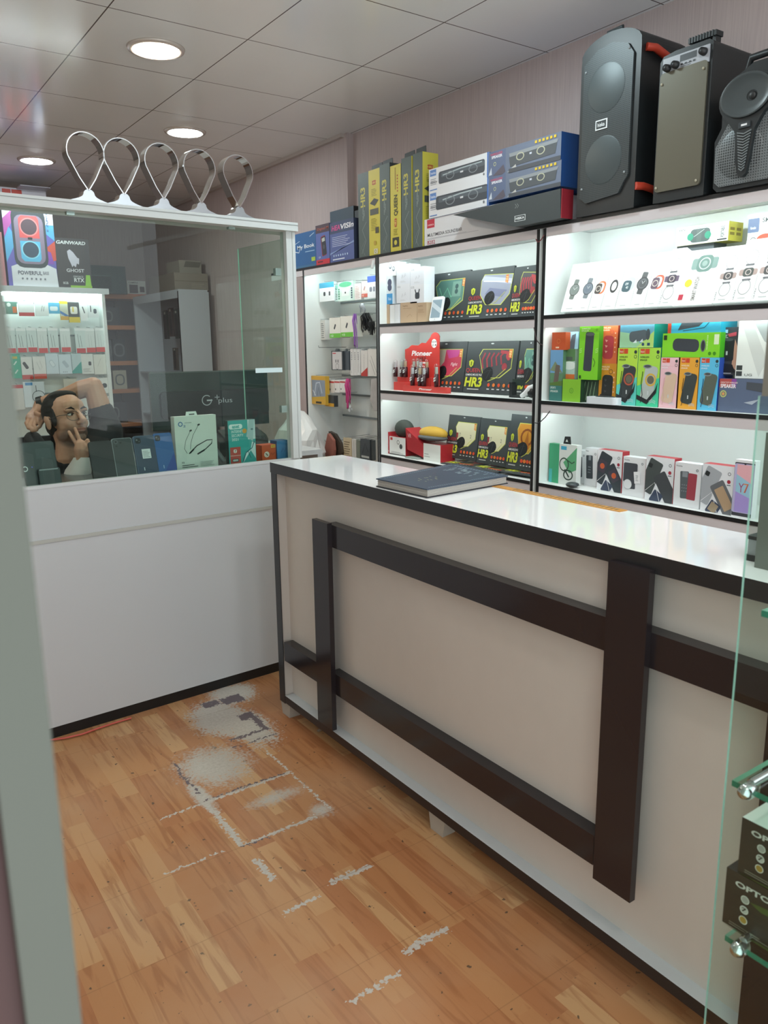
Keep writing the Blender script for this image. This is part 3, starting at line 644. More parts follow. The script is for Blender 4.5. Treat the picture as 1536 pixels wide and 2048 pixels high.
# 2: olive grille
y1 = onx(1306, 395, XS).y; y2 = onx(1407, 378, XS).y; W2 = y1-y2; H2 = .49; D2 = .24
s = empty('party_speaker', 'black speaker with olive grille and knobbed control panel, middle of the three', 'speaker', (XS, y1, T0+.001)); s.rotation_euler = (0, 0, RZ)
out = [(0, .0), (W2, .0), (W2, H2*.98), (W2*.93, H2), (W2*.3, H2), (W2*.06, H2*.985), (0, H2*.95)]
MB().prism(out, 'y', 0, D2, SB).build('shell', s, bevel=.008, seg=2)
MB().prism(rrect(W2*.9, H2*.80, .014, 4, .008, .035), 'y', -.007, .002, GR2).build('front_grille', s, bevel=.002)
mb = MB(); mb.box(W2*.07, W2*.95, -.005, .001, H2*.855, H2*.965, '#a9adb4'); A = Art(mb, (W2*.07, -.0052, H2*.855), (1, 0, 0), (0, 0, 1), W2*.88, H2*.11, (0, -1, 0)); A.r(.38, .52, .74, .9, '#3a3e42'); A.lines(.4, .1, .7, .4, 3, '#4a4e52')
for i in range(4): A.r(.4+.09*i, .3, .45+.09*i, .4, '#2c2f33')
mb.build('control_panel', s)
for kx, kz in ((.18, .895), (.34, .90), (.86, .925)):
    MB().lathe([(0, -.022), (.011, -.021), (.013, -.004), (.013, 0)], '#1b1e20', 14, (W2*kx, -.003, H2*kz), 'y').build('knob', s)
for (gx, gz) in ((.016, .05), (W2*.87, .05), (.016, H2*.8), (W2*.87, H2*.82)): MB().ell((gx, -.009, gz), (.005, .003, .005), '#a9a490', 8).build('screw', s)
mb = MB(); mb.box(W2*.42, W2*.94, .03, .07, H2+.018, H2+.034, SB)
for i in range(9): mb.box(W2*.44+i*W2*.053, W2*.44+i*W2*.053+.004, .028, .072, H2+.017, H2+.036, '#3b4143')
mb.build('handle', s, bevel=.002); MB().box(W2*.44, W2*.5, .035, .065, H2-.002, H2+.02, SB).build('handle_post', s); MB().box(W2*.86, W2*.92, .035, .065, H2-.002, H2+.02, SB).build('handle_post', s)
# 3: horn speaker
y1 = onx(1424, 362, XS).y; W3 = .30; H3 = .375; D3 = .22
s = empty('party_speaker', 'grey-black speaker with round horn and long tapering throat at the right edge', 'speaker', (XS, y1, T0+.001)); s.rotation_euler = (0, 0, RZ)
out = [(.005, .015), (.02, 0), (W3-.02, 0), (W3-.005, .015), (W3, .16), (W3-.022, .2), (W3-.02, .27), (W3-.05, .34), (W3*.6, H3), (W3*.4, H3), (.05, .34), (.02, .27), (.022, .2), (0, .16)]
MB().prism(out, 'y', 0, D3, SB).build('shell', s, bevel=.006)
g = [(.012, .03), (.03, .014), (W3-.03, .014), (W3-.012, .03), (W3-.008, .14), (W3-.06, .225), (.06, .225), (.008, .14)]
MB().prism(g, 'y', -.006, .001, GR3).build('front_grille', s, bevel=.002)
mb = MB(); mb.lathe([(.0, -.009), (.03, -.0095), (.075, -.008), (.08, -.006)], GR3, 28, (W3*.32, 0, .11), 'y'); mb.build('woofer', s)
cxh, czh = .115, .272
mb = MB(); out = [(cxh+.095*math.cos(R_(a)), czh+.076*math.sin(R_(a))) for a in range(-50, 231, 12)]+[(.085, .17), (.092, .08), (.105, .035), (.12, .03), (.132, .04), (.142, .09), (.15, .17)]
mb.prism(out, 'y', -.022, -.004, SB); mb.build('horn_surround', s, bevel=.003)
mb = MB(); vs = []; n = 32
for (rx, rz, dy, ox) in ((.088, .066, -.028, 0), (.086, .064, -.030, 0), (.078, .058, -.026, 0), (.05, .036, -.024, .012), (.018, .016, -.023, .02)):
    vs += [(cxh+ox+rx*math.cos(2*math.pi*i/n), dy, czh+.004-ox*.3+rz*math.sin(2*math.pi*i/n)) for i in range(n)]
mb.add(vs, [(j*n+i, (j+1)*n+i, (j+1)*n+(i+1) % n, j*n+(i+1) % n) for j in range(4) for i in range(n)], M('#3d4446', .35), True); mb.build('horn', s)
MB().ell((cxh+.022, -.024, czh-.002), (.012, .004, .012), '#16191a', 12).build('tweeter', s)
mb = MB()
for i in range(14):
    z = .165-.0085*i; w = .024-.0011*i; mb.prism([(cxh+.003-w, z+.004), (cxh+.003, z-.003), (cxh+.003+w, z+.004), (cxh+.003+w, z), (cxh+.003, z-.007), (cxh+.003-w, z)], 'y', -.026, -.0225, '#6b7274')
mb.build('throat_ribs', s)
mb = MB(); mb.box(cxh-.018, cxh+.022, -.026, -.022, .178, .196, '#30363a'); mb.box(cxh-.008, cxh+.012, -.0265, -.026, .184, .19, '#dfe2e4'); mb.build('logo_badge', s)
mb = MB(); mb.tube([(.075, .04, H3-.015), (.085, .04, H3+.028), (.17, .04, H3+.03), (.2, .04, H3-.01)], .012, SB, 8); mb.build('handle', s)
# ================================================================== goods in the lit shelves
Z1, Z2, Z3 = SHZ[2]+.0005, SHZ[1]+.0005, SHZ[0]+.0005
def a_pad(kind, mode=0):
    def f(A):
        A.r(0, 0, 1, 1, '#3d4447'); A.e(.5, .955, .03, .012, '#c9cdcf')
        if mode == 1: W = [(.22, .72), (.32, .84), (.88, .84), (.88, .42), (.62, .24), (.34, .34)]
        elif mode == 2: W = [(.3, .76), (.36, .88), (.99, .84), (.95, .48), (.78, .28), (.45, .3), (.3, .5)]
        else: W = [(.27, .72), (.33, .84), (.9, .84), (.9, .5), (.7, .32), (.4, .3)]
        c = {'green': '#5f8a80', 'silver': '#9aa0b4', 'red': '#b8474c', 'pink': '#c4405a', 'cream': '#dcd6b4', 'orange': '#c98a2e', 'dark': '#6e5a5c'}[kind]
        A.p([(x+.012*(1 if x > .5 else -1), y+.012*(1 if y > .5 else -1)) for x, y in W], '#c9cf62'); A.p(W, c)
        if kind == 'green': A.ln([(.3, .7), (.4, .5), (.5, .68), (.6, .5), (.75, .62)], .03, '#7cc0a4'); A.r(.62, .5, .82, .8, '#7da396'); A.c(.72, .7, .05, '#3d5a5a'); A.c(.72, .6, .05, '#3d5a5a')
        if kind == 'silver': A.p([(.3, .78), (.98, .66), (.98, .76), (.34, .86)], '#c2c6d8'); A.ln([(.34, .76), (.96, .70)], .018, '#eef0f6'); A.p([(.4, .5), (.8, .42), (.9, .55), (.5, .62)], '#7f86a4')
        if kind == 'red':
            A.p(W, '#4a4c50')
            for i in range(5): A.ln([(.36+.09*i, .48+.02*i), (.33+.09*i, .64+.02*i), (.38+.09*i, .78)], .04, '#a8404a')
            A.ln([(.68, .8), (.84, .78), (.84, .64)], .06, '#b4424a'); A.c(.78, .52, .07, '#a23c46'); A.c(.84, .72, .07, '#b8464c')
        if kind == 'pink': A.p([(.27, .72), (.33, .84), (.52, .84), (.5, .6), (.42, .5), (.34, .5)], '#b9b5a2'); A.p([(.52, .84), (.88, .84), (.8, .7), (.6, .66)], '#c24a8e'); A.t('Fight', .66, .5, .82, .58, '#f0d8dc', shear=.3)
        if kind == 'cream': A.r(.3, .48, .36, .6, '#8c2f36'); A.t('2', .74, .5, .78, .58, '#7c7c6c'); A.t('17', .38, .5, .44, .6, '#8a8a76')
        if kind == 'orange': A.ring(.6, .6, .16, .04, '#8a4a1c', 1, 16); A.p([(.5, .4), (.62, .74), (.7, .4)], '#a8641e')
        A.p([(.84, .84), (.9, .84), (.9, .68), (.84, .70)], '#d8742c'); A.t('HRE', .85, .7, .89, .82, '#f2e0a0', rot=90)
        mx, my = {1: (.5, .36), 2: (.52, .42)}.get(mode, (.47, .38))
        A.rr(mx, my, .3, .24, '#1c2023', 28, .48); A.ln([(mx-.02, my-.1), (mx+.06, my+.1)], .008, '#454b50'); A.ln([(mx-.12, my-.03), (mx, my+.06), (mx+.1, my+.06)], .006, '#3a4046')
        A.ln([(mx+.02, my-.14), (mx+.16, my-.08), (mx+.34, my+.1)], .012, '#c9cf62')
        if mode != 1:
            A.p([(.07, .62), (.12, .65), (.17, .62), (.16, .54), (.12, .5), (.08, .54)], '#c5cf3e'); A.r(.11, .53, .13, .61, '#596020')
            A.t('QUEEN', .03, .39, .32, .48, '#d0343e', bold=-.005); A.t('GAMING MOUSE PAD', .03, .335, .36, .375, '#e4e6e6')
        if mode != 1: A.t('HR3', .02, .12, .38, .31, '#cbd23c', bold=.04, shear=.1); A.r(.09, .065, .33, .085, '#b9bcbc')
        for i in range(5): A.c(.52+.1*i, .17, .035, '#d8502e' if i % 2 == 0 else '#dc7a34'); A.r(.49+.1*i, .08, .54+.1*i, .1, '#c8cacc')
    return f
G = 'mouse pad packs on the middle shelves'
def pad(px, kind, lb, base, X=2.69, tilt=8, mode=0, d=.012, **k):
    return XB('mouse_pad_pack', lb, 'mouse pad', px, X=X, base=base, d=d, front='#3d4447', art=a_pad(kind, mode), tilt=tilt, group=G, **k)
pad((848, 549, 931, 640), 'green', 'dark mouse pad pack with green window behind the white phone', Z1, mode=1, X=2.72)
pad((931, 541, 1018, 637), 'silver', 'dark mouse pad pack with a shiny silver-violet window, top row', Z1, X=2.705, mode=2)
pad((1019, 534, 1072, 634), 'red', 'dark mouse pad pack cut off by the post in the top row', Z1, X=2.69, mode=2)
pad((843, 684, 925, 777), 'pink', 'dark mouse pad pack with pink and red window behind the red cable stand', Z2, X=2.71, mode=0)
pad((926, 683, 1027, 781), 'red', 'dark mouse pad pack with red claw pattern, middle row', Z2, X=2.70)
pad((1030, 681, 1072, 786), 'green', 'dark mouse pad pack at the post in the middle row', Z2, X=2.69)
pad((890, 829, 952, 914), 'cream', 'dark mouse pad pack with cream window, left one of the bottom row', Z3+.018, X=2.68)
pad((953, 836, 1012, 921), 'cream', 'dark mouse pad pack with cream window, middle one of the bottom row', Z3+.018, X=2.665)
pad((1012, 828, 1072, 934), 'orange', 'dark mouse pad pack with orange window beside the post, bottom row', Z3+.018, X=2.65)
for i, (xl, yl, lb, kd) in enumerate(((866, 926, 'mouse pad pack lying flat at the left of the bottom shelf', 'pink'), (925, 935, 'mouse pad pack lying flat below the two cream-window packs', 'red'), (990, 948, 'mouse pad pack lying flat nearest the post', 'green'))):
    p = onz(xl, yl, Z3+.004); mb = MB(); w, h = .26, .2; mb.box(0, w, -h, 0, 0, .004, '#3d4447')
    # artwork lies on the top face, feet towards the aisle
    a_pad(kd)(Art(mb, (0, 0, .004), (0, -1, 0), (1, 0, 0), h, w, (0, 0, 1)))
    o = tag(mb.build('mouse_pad_pack', loc=(2.575+.002*i, (3.16, 2.93, 2.72)[i], Z3+.0005+.0048*i), rot=(0, 0, R_((6, -5, 3)[i]))), lb, 'mouse pad', 'mouse pad packs lying flat')
def plain(c, extra=None):
    def f(A):
        A.r(0, 0, 1, 1, c)
        if extra: extra(A)
    return f
def a_buds(A): A.t('O2', .08, .82, .3, .92, '#9aa0a6'); A.ln([(.4, .3), (.45, .5), (.5, .35)], .02, '#a4a8b0'); A.ln([(.6, .35), (.66, .55), (.7, .4)], .02, '#a4a8b0'); A.lines(.3, .1, .7, .2, 2, '#c9ccd0')
# stack of earphone boxes at the left of the top compartment
G = 'small earphone boxes stacked at the left of the top compartment'
def ear(px, c, lb, art=None, X=2.60, base=None, d=.07):
    return XB('earphone_box', lb, 'box', px, X=X, base=base, d=d, front=c, art=plain(c, art), group=G)
kr = '#c3a98c'
e1 = ear((760, 610, 779, 645), kr, 'kraft earphone box at the bottom left corner of the stack', a_buds, base=Z1)
ear((780, 610, 789.5, 645), '#e6e9ec', 'thin white box standing between the kraft boxes, left one', base=Z1)
ear((790, 609, 800, 645), '#dfe3e8', 'thin white box standing between the kraft boxes, right one', base=Z1)
e2 = ear((801, 606, 834, 645), kr, 'widest kraft box in the bottom row of the stack', lambda A: (A.t('haylou', .15, .78, .45, .88, '#7c6448'), A.lines(.15, .7, .7, .75, 1, '#9a8162'), A.ln([(.4, .3), (.6, .42), (.7, .3)], .02, '#a78c6c')), base=Z1)
e3 = ear((834.5, 606, 853, 643), '#bfa588', 'kraft box beside the white phone', lambda A: (A.t('haylou', .1, .78, .6, .88, '#7c6448'), A.lines(.1, .5, .8, .7, 3, '#a78c6c')), base=Z1)
e4 = ear((763, 555, 785, 610), '#e4edf4', 'white and blue box printed with dark round earbuds', lambda A: (A.r(0, 0, 1, .38, '#3f9bd8'), A.t('TicBuds', .2, .14, .8, .24, '#e6f2fa'), A.c(.52, .78, .13, '#4c5270'), A.c(.52, .60, .13, '#4c5270')), base=topz(e1))
e5 = ear((793, 570, 820, 606), '#e3e7ee', 'white earphone box in the middle of the stack', a_buds, base=topz(e2))
e6 = ear((820.5, 571, 848, 606), '#e6e9f0', 'white earphone box with a black rabbit-eared case printed on it', lambda A: (A.t('O2', .06, .82, .3, .93, '#9aa0a6'), A.rr(.52, .4, .42, .36, '#3f444c', 0, .3), A.ln([(.42, .55), (.36, .75)], .09, '#3f444c'), A.ln([(.62, .55), (.68, .75)], .09, '#3f444c')), base=topz(e3)+.0005)
e7 = ear((793, 531, 820, 569.5), '#dfe5ef', 'pale white box on top of the stack', a_buds, base=topz(e5))
ear((820.5, 536, 848, 570.5), '#e2e7f0', 'white box with small printed earbuds at the top right of the stack', a_buds, base=topz(e6))
ear((772, 526, 792, 555), '#eaf2f2', 'small white box with two dark earbuds, topmost at the left', lambda A: (A.e(.4, .7, .14, .18, '#5a6670'), A.e(.4, .72, .08, .1, '#dfe8ea'), A.e(.75, .5, .14, .18, '#5a6670'), A.e(.75, .52, .08, .1, '#dfe8ea')), base=topz(e4), X=2.60)
ear((757, 549, 763, 610), '#3f9bd8', 'narrow blue box at the far left of the stack', X=2.66, base=None, d=.04)
def phone(name, lb, mk, w, h, d, loc, rotz, tilt, body, face, art=None, cat='phone', grp=None):
    t = empty(name, lb, cat, loc, grp); t.rotation_euler = (R_(-tilt), 0, rotz)
    MB().prism(rrect(w, h, w*.12, 5), 'y', 0, d, body).build('case', t, bevel=.0012)
    mb = MB(); mb.prism(rrect(w*.94, h*.97, w*.1, 5, w*.03, h*.015), 'y', -.0006, -.0001, face)
    A = Art(mb, (0, -.0007, 0), (1, 0, 0), (0, 0, 1), w, h, (0, -1, 0))
    if art: art(A)
    mb.build('screen' if mk == 's' else 'back_glass', t); return t
p = onx(853, 600, 2.585); p2 = onx(876, 600, 2.585)
phone('smartphone', 'small white smartphone leaning in front of the green-window mouse pad pack', 's', p.y-p2.y, .125, .008, (2.60, p.y, Z1+.003), RZ, 12, '#e9ecef', '#e9ecef', lambda A: (A.r(.1, .13, .9, .87, '#8fa6b4'), A.p([(.1, .6), (.9, .3), (.9, .5), (.1, .8)], '#c6d4dc'), A.c(.5, .065, .03, '#c8ccd0')))
# red cable stand
t = empty('cable_display_stand', 'red counter stand with white title holding short cables in tubes', 'display stand', (2.585, onx(779, 770, 2.585).y, Z2)); t.rotation_euler = (0, 0, RZ)
yy = lambda x: onx(779, 770, 2.585).y-onx(x, 770, 2.585).y
wS = yy(846); wB = yy(893)
hS = onx(779, 695, 2.585).z-Z2
mb = MB(); out = [(0, .03), (wS, .03), (wS, hS*1.22)]+[(wS*.88+wS*.14*math.cos(R_(a)), hS*1.16+wS*.13*math.sin(R_(a))) for a in range(20, 170, 20)]+[(wS*.62, hS*1.09), (wS*.5, hS*1.1), (wS*.4, hS*1.04), (wS*.2, hS*1.05), (wS*.1, hS*.98), (0, hS*.95)]
mb.prism(out, 'y', .11, .114, '#cf3a34'); A = Art(mb, (0, .11, 0), (1, 0, 0), (0, 0, 1), wS, hS, (0, -1, 0)); A.clip = False; A.t('Pioneer', .2, .80, .8, .92, '#f2ecec', bold=.03, shear=.2); A.t('CABLE', .38, .69, .62, .78, '#4a1c20', bold=.02); A.r(.4, .62, .62, .66, '#ecdede'); A.c(.86, 1.08, .1, '#e8e6e4'); A.t('NEW', .79, 1.09, .93, 1.14, '#44302e'); A.t('2.4', .8, 1.02, .92, 1.07, '#44302e')
mb.build('back_board', t)
MB().box(0, wS, .055, .11, 0, .072, '#cb3a34').build('step', t); 
mb = MB(); mb.box(0, wS*.55, .03, .0549, 0, .045, '#cf3e38'); mb.box(wS*.42, wB, -.0, .0299, 0, .03, '#d14640'); A = Art(mb, (wS*.42, 0, 0), (1, 0, 0), (0, 0, 1), wB-wS*.42, .03, (0, -1, 0)); A.t('Pioneer', .38, .35, .68, .72, '#f2e8e8', bold=.03, shear=.2); mb.build('base', t)
CT = M('#3b1c22', .3)
k_ = 0
lbs = ['first cable tube from the left in the red stand', 'second cable tube from the left in the red stand', 'third cable tube, close beside the second', 'front cable tube left of the middle', 'cable tube in the back behind the front ones', 'cable tube with greenish tip in the middle', 'front cable tube right of the middle', 'cable tube with yellow tip near the middle', 'cable tube at the right of the front group', 'tall cable tube behind the front group', 'last cable tube, alone at the right end of the stand']
for i, (xa, ya) in enumerate(((791, 719), (804, 718), (811, 717), (825, 729), (828, 717), (840, 730), (848, 730), (836, 716), (854, 718), (842, 718), (873, 727))):
    P = onx(xa, ya, 2.60+(.04 if ya < 722 and i != 10 else .0)); xx = P.x; 
    t2 = empty('cable_tube', lbs[i], 'cable', (xx, P.y, 0), 'short cables in clear tubes')
    zb = Z2+(.0725 if ya < 722 and i != 10 else .0305); zt = P.z
    t2.location.z = zb; Hh = zt-zb
    MB().lathe([(.0, .0), (.0125, .0), (.0125, Hh*.55), (.0, Hh*.55)], CT, 12).build('dark_sleeve', t2)
    mb = MB(); A = Art(mb, (-.0128, .009, Hh*.18), (0, -1, 0), (0, 0, 1), .018, Hh*.25, (-1, 0, 0)); A.p([(0, .5), (1, .75), (1, 1), (0, .8)], '#dfe4e6'); A.p([(0, .1), (1, .35), (1, .6), (0, .4)], '#dfe4e6'); mb.build('stripe_label', t2)
    MB().lathe([(.0125, Hh*.55), (.0125, Hh*.86), (.010, Hh*.95), (.0, Hh)], PLASTIC, 12).build('clear_tube', t2)
    MB().box(-.006, .006, -.005, .005, Hh*.56, Hh*.85, ('#c9cdd0', '#b8c4b8', '#c9b08a')[i % 3]).build('plug', t2, bevel=.001)
# small holder and white mount at the post
p = onx(1018, 788, 2.60); p2 = onx(1042, 788, 2.60)
mb = MB(); w = p.y-p2.y; mb.box(0, w*.95, 0, .03, 0, .012, '#23282a'); mb.box(0, w*.25, 0, .03, .012, .07, '#23282a'); mb.box(0, w*.95, .02, .026, .055, .085, '#2c3a35'); tag(mb.build('phone_cradle', loc=(2.60, p.y, Z2+.0005), rot=(0, 0, RZ), bevel=.0015), 'small black phone cradle before the rightmost middle-row mouse pad pack', 'holder')
t = empty('camera_mount', 'white curved camera mount with black knob next to the shelf post', 'camera mount', (2.585, 2.52, Z2+.001))
mb = MB(); mb.tube([(0.0, .07, .010), (0, .045, .022), (0, .015, .045), (0, -.015, .062)], [.010, .013, .017, .008], '#e6e9ea', 10); mb.build('arm', t); MB().lathe([(0, -.008), (.02, -.008), (.022, 0), (.02, .02), (0, .02)], '#1b1f21', 16, (-.005, .0, .026), 'x').build('knob', t)
# VR headset boxes on the bottom shelf
t = XB('headset_box', 'white and red box with a dark fabric headset bulging from its top', 'box', (779, 872, 811, 903), X=2.60, base=Z3, d=.1, front='#e6e8e6', side='#a8232c', art=lambda A: (A.r(.06, .8, .2, .95, '#c23a3a'), A.ring(.55, .72, .12, .03, '#4a4e4e'), A.c(.72, .5, .14, '#4a4e4e'), A.lines(.1, .1, .9, .2, 2, '#9a9ea0'), A.r(0, 0, 1, .05, '#3a3c3c')))
me = t.data; w = max(v.co.x for v in me.vertices); h = max(v.co.z for v in me.vertices)
mb = MB(); mb.prism([(-.035, .0), (-.0005, .0), (-.0005, h), (-.035, h*1.55)], 'y', .0, .1, '#a8232c'); A = Art(mb, (-.035, 0, 0), (1, 0, 0), (0, 0, 1), .035, h, (0, -1, 0)); A.t('VR SHINE', .15, .12, .9, .2, '#e0b8b8'); mb.build('red_flap', t)
mb = MB(); mb.ell((w*.5, .05, h*1.42), (w*.46, .045, h*.52), M('#4c5450', .75, noise=.4), 20); mb.build('headset', t)
t = XB('headset_box', 'red and white box with a yellow padded headset lying in its open top', 'box', (847, 886, 881, 906), X=2.60, base=Z3, d=.1, front='#e3e6e2', side='#b12a32', art=lambda A: (A.r(0, 0, 1, 1, '#e3e6e2'), A.lines(.05, .2, .4, .5, 2, '#b0b4b0')))
me = t.data; w = max(v.co.x for v in me.vertices); h = max(v.co.z for v in me.vertices); wl = onx(811, 890, 2.6).y-onx(847, 890, 2.6).y
mb = MB(); mb.prism([(-wl, h*1.75), (-wl*.9, h*.45), (-.0005, h*.12), (-.0005, h*.88)], 'y', 0, .1, '#b12a32'); A = Art(mb, (-wl*.9, 0, h*.9), (1, 0, 0), (0, 0, 1), wl*.25, h*.6, (0, -1, 0)); A.t('VR', .1, .5, .9, .9, '#e8c0c0'); mb.build('red_flap', t)
mb = MB(); mb.ell((w*.15, .05, h*1.55), (w*.75, .05, h*.42), M('#c9a23c', .7), 20); mb.build('headset', t); mb = MB(); mb.ell((w*.2, .04, h*1.32), (w*.78, .052, h*.2), M('#55595a', .7), 20); mb.build('strap', t)
mb = MB(); p = onz(800, 915, Z3); random.seed(3)
for i in range(5): mb.prism([(0, 0), (.12, .01), (.13, -.08), (.01, -.1)], 'z', .001+i*.0012, .0018+i*.0012, '#c9d4d0' if i % 2 else '#9fb0a8')
tag(mb.build('plastic_sleeve', loc=(2.565, 3.46, Z3)), 'crumpled clear sleeves lying before the red boxes on the bottom shelf', 'plastic sleeve')
# ---- unit 3, top: watch boxes leaning back
def a_watch(body, strap, kind='round', sm=.5):
    def f(A):
        A.r(0, 0, 1, 1, '#eef3f2'); cy = .45
        if kind == 'round':
            A.rr(.5, cy+.12, .12, .2, strap, -8, .2); A.rr(.46, cy-.12, .12, .16, strap, -8, .2); A.c(.5, cy, .125, body); A.ring(.5, cy, .125, .012, '#3a3d40'); A.ring(.5, cy, .085, .006, '#8b9298'); A.ln([(.42, cy+.05), (.5, cy), (.64, cy+.05)], .012, '#cfd4d6')
        elif kind == 'loop':
            A.ring(.55, cy, .13, .045, strap, .7); A.ring(.58, cy, .13, .02, body, .6); A.c(.62, cy-.05, .015, '#dfe4e6')
        elif kind == 'square':
            A.rr(.62, cy, .2, .26, strap, -5, .4); A.rr(.56, cy, .16, .2, '#e9efef', -5, .4); A.rr(.4, cy-.02, .15, .21, body, -5, .3)
            A.ring(.4, cy-.02, .06, .014, '#d9d2c8'); 
        elif kind == 'square2':
            A.rr(.62, cy+.02, .22, .26, strap, -5, .4); A.rr(.42, cy-.02, .2, .22, body, -5, .3); A.t('09', .3, cy, .5, cy+.05, '#e8f4f4'); A.t('40', .38, cy-.07, .54, cy-.02, '#e8f4f4')
        elif kind == 'band':
            A.ring(.52, cy+.26, .12, .008, '#8e8e90', .85); A.rr(.5, cy+.14, .14, .03, '#6a6c70', 0, .3); A.rr(.5, cy+.02, .3, .1, strap, 0, .3); A.rr(.5, cy+.02, .17, .14, body, 0, .3); A.ring(.5, cy+.02, .05, .014, '#c9bdb8'); A.rr(.5, cy-.1, .14, .03, '#6a6c70', 0, .3); A.ring(.5, cy-.22, .12, .008, '#8e8e90', .85)
            A.t('ULTRA', .06, .04, .12, .2, '#6e6e70', rot=90)
        A.lines(.3, .05, .7, .08, 1, '#b4b8b8'); A.t('W', .1, .93, .3, .95, '#b4b8b8')
    return f
G = 'white watch boxes leaning in the top right compartment'
WL = [(1123, 528, 1156, 624, ('#7e8a86', '#77827e', 'round'), 'white watch box with a small grey-green round watch, first from the left'),
      (1156, 524, 1177, 624, ('#6f7c8a', '#7c868c', 'round'), 'white watch box with a blue-grey round watch and green corner mark'),
      (1178, 521, 1202, 623, ('#4a4644', '#d97a4c', 'square'), 'white watch box with a dark square watch on an orange strap, left one'),
      (1203, 517, 1231, 622, ('#3a3c3e', '#3a3c3e', 'loop'), 'white watch box with a black looped fitness band'),
      (1232, 514, 1261, 620, ('#44606a', '#c9d4d8', 'square2'), 'white watch box with a teal square watch face showing digits'),
      (1262, 509, 1289, 618, ('#55595c', '#5a5e60', 'round'), 'white watch box with a dark round watch standing beside its strap'),
      (1290, 504, 1318, 615, ('#6c5a68', '#dd6a50', 'square'), 'white watch box with a square watch on a red-orange strap'),
      (1319, 496, 1347, 613, ('#4a4250', '#6b5a70', 'band'), 'tall white watch box with a thin looped band drawing, left of the big-watch box'),
      (1428, 492, 1465, 606, ('#4c4a4a', '#b09a94', 'band'), 'tall white watch box with brown ended watch, left of two alike'),
      (1466, 478, 1506, 605, ('#4e524e', '#b09a94', 'band'), 'tall white watch box with brown ended watch, right of two alike'),
      (1507, 470, 1550, 604, ('#4c4a4a', '#b09a94', 'band'), 'tall white watch box cut by the right edge of the photo')]
for xl, yt, xr, yb, ar, lb in WL:
    XB('watch_box', lb, 'box', (xl, yt, xr, yb), X=2.575, base=Z1, d=.035, front='#eef3f2', art=a_watch(*ar), tilt=19, group=G)
def a_big(A):
    A.r(0, 0, 1, 1, '#f0f3f2'); A.rr(.55, .74, .5, .2, '#7f9a94', 0, .2); A.rr(.55, .74, .3, .3, '#6a8880', 0, .3); A.ring(.55, .74, .11, .02, '#bccac6'); A.c(.55, .74, .05, '#8fa6a0')
    A.c(.25, .4, .07, '#d6cf3a'); A.r(.08, .1, .2, .2, '#c2344a'); A.t('SMART WATCH', .42, .08, .52, .5, '#8a8480', rot=90)
XB('watch_box', 'broad white smart watch box with yellow seal and large green-grey watch', 'box', (1350, 500, 1427, 612), X=2.585, base=Z1, d=.03, front='#f0f3f2', art=a_big, tilt=19, group=G)
o = XB('spare_box', 'dark grey slatted box under the portable speaker box', 'box', (1352, 494, 1425, 560), X=2.70, base=Z1, d=.08, front='#5c6468')
def a_port(A):
    A.r(0, 0, 1, 1, '#dfe6e4'); A.t('exrv', .05, .78, .18, .9, '#4a4e50'); A.rr(.47, .45, 1.25, .72, '#55605f', 0, .3); A.c(.28, .42, .2, '#3f8f76'); A.c(.62, .42, .2, '#3f8f76'); A.rr(.45, .45, .3, .66, '#5e6866', 0, .2); A.ln([(.35, .4), (.55, .75)], .02, '#c9d2d0')
    A.t('PORTABLE', .86, .2, .93, .8, '#4f5355', rot=90); A.r(.8, .06, .98, .13, '#3f4446'); A.ln([(.3, .86), (.65, .86)], .02, '#55605f')
XB('portable_speaker_box', 'white and yellow box with a green-lit rounded speaker above the watch boxes', 'box', (1353, 457, 1456, 493), X=2.69, base=topz(o), d=.09, front='#dfe6e4', side='#c2b94a', art=a_port, sart=lambda A: [A.r(.1+.45*(i % 2), .3+.25*(i//2), .42+.45*(i % 2), .45+.25*(i//2), '#8a7c3c') for i in range(4)])
o = XB('smart_watch_box', 'upright white box with blue logo square, partly hidden at the right edge', 'box', (1493, 431, 1575, 560), X=2.72, base=Z1, d=.06, front='#dfe8e2', art=lambda A: (A.r(0, 0, 1, 1, '#dfe8e2'), A.rr(.13, .88, .14, .15, '#6a7896', 0, .1), A.t('Hainoteko', .06, .84, .2, .87, '#e6eaf2'), A.t('SMART', .35, .9, .8, .95, '#5c6062'), A.e(.45, .72, .22, .06, '#cf6250'), A.ring(.15, .72, .035, .008, '#6a6e70')))
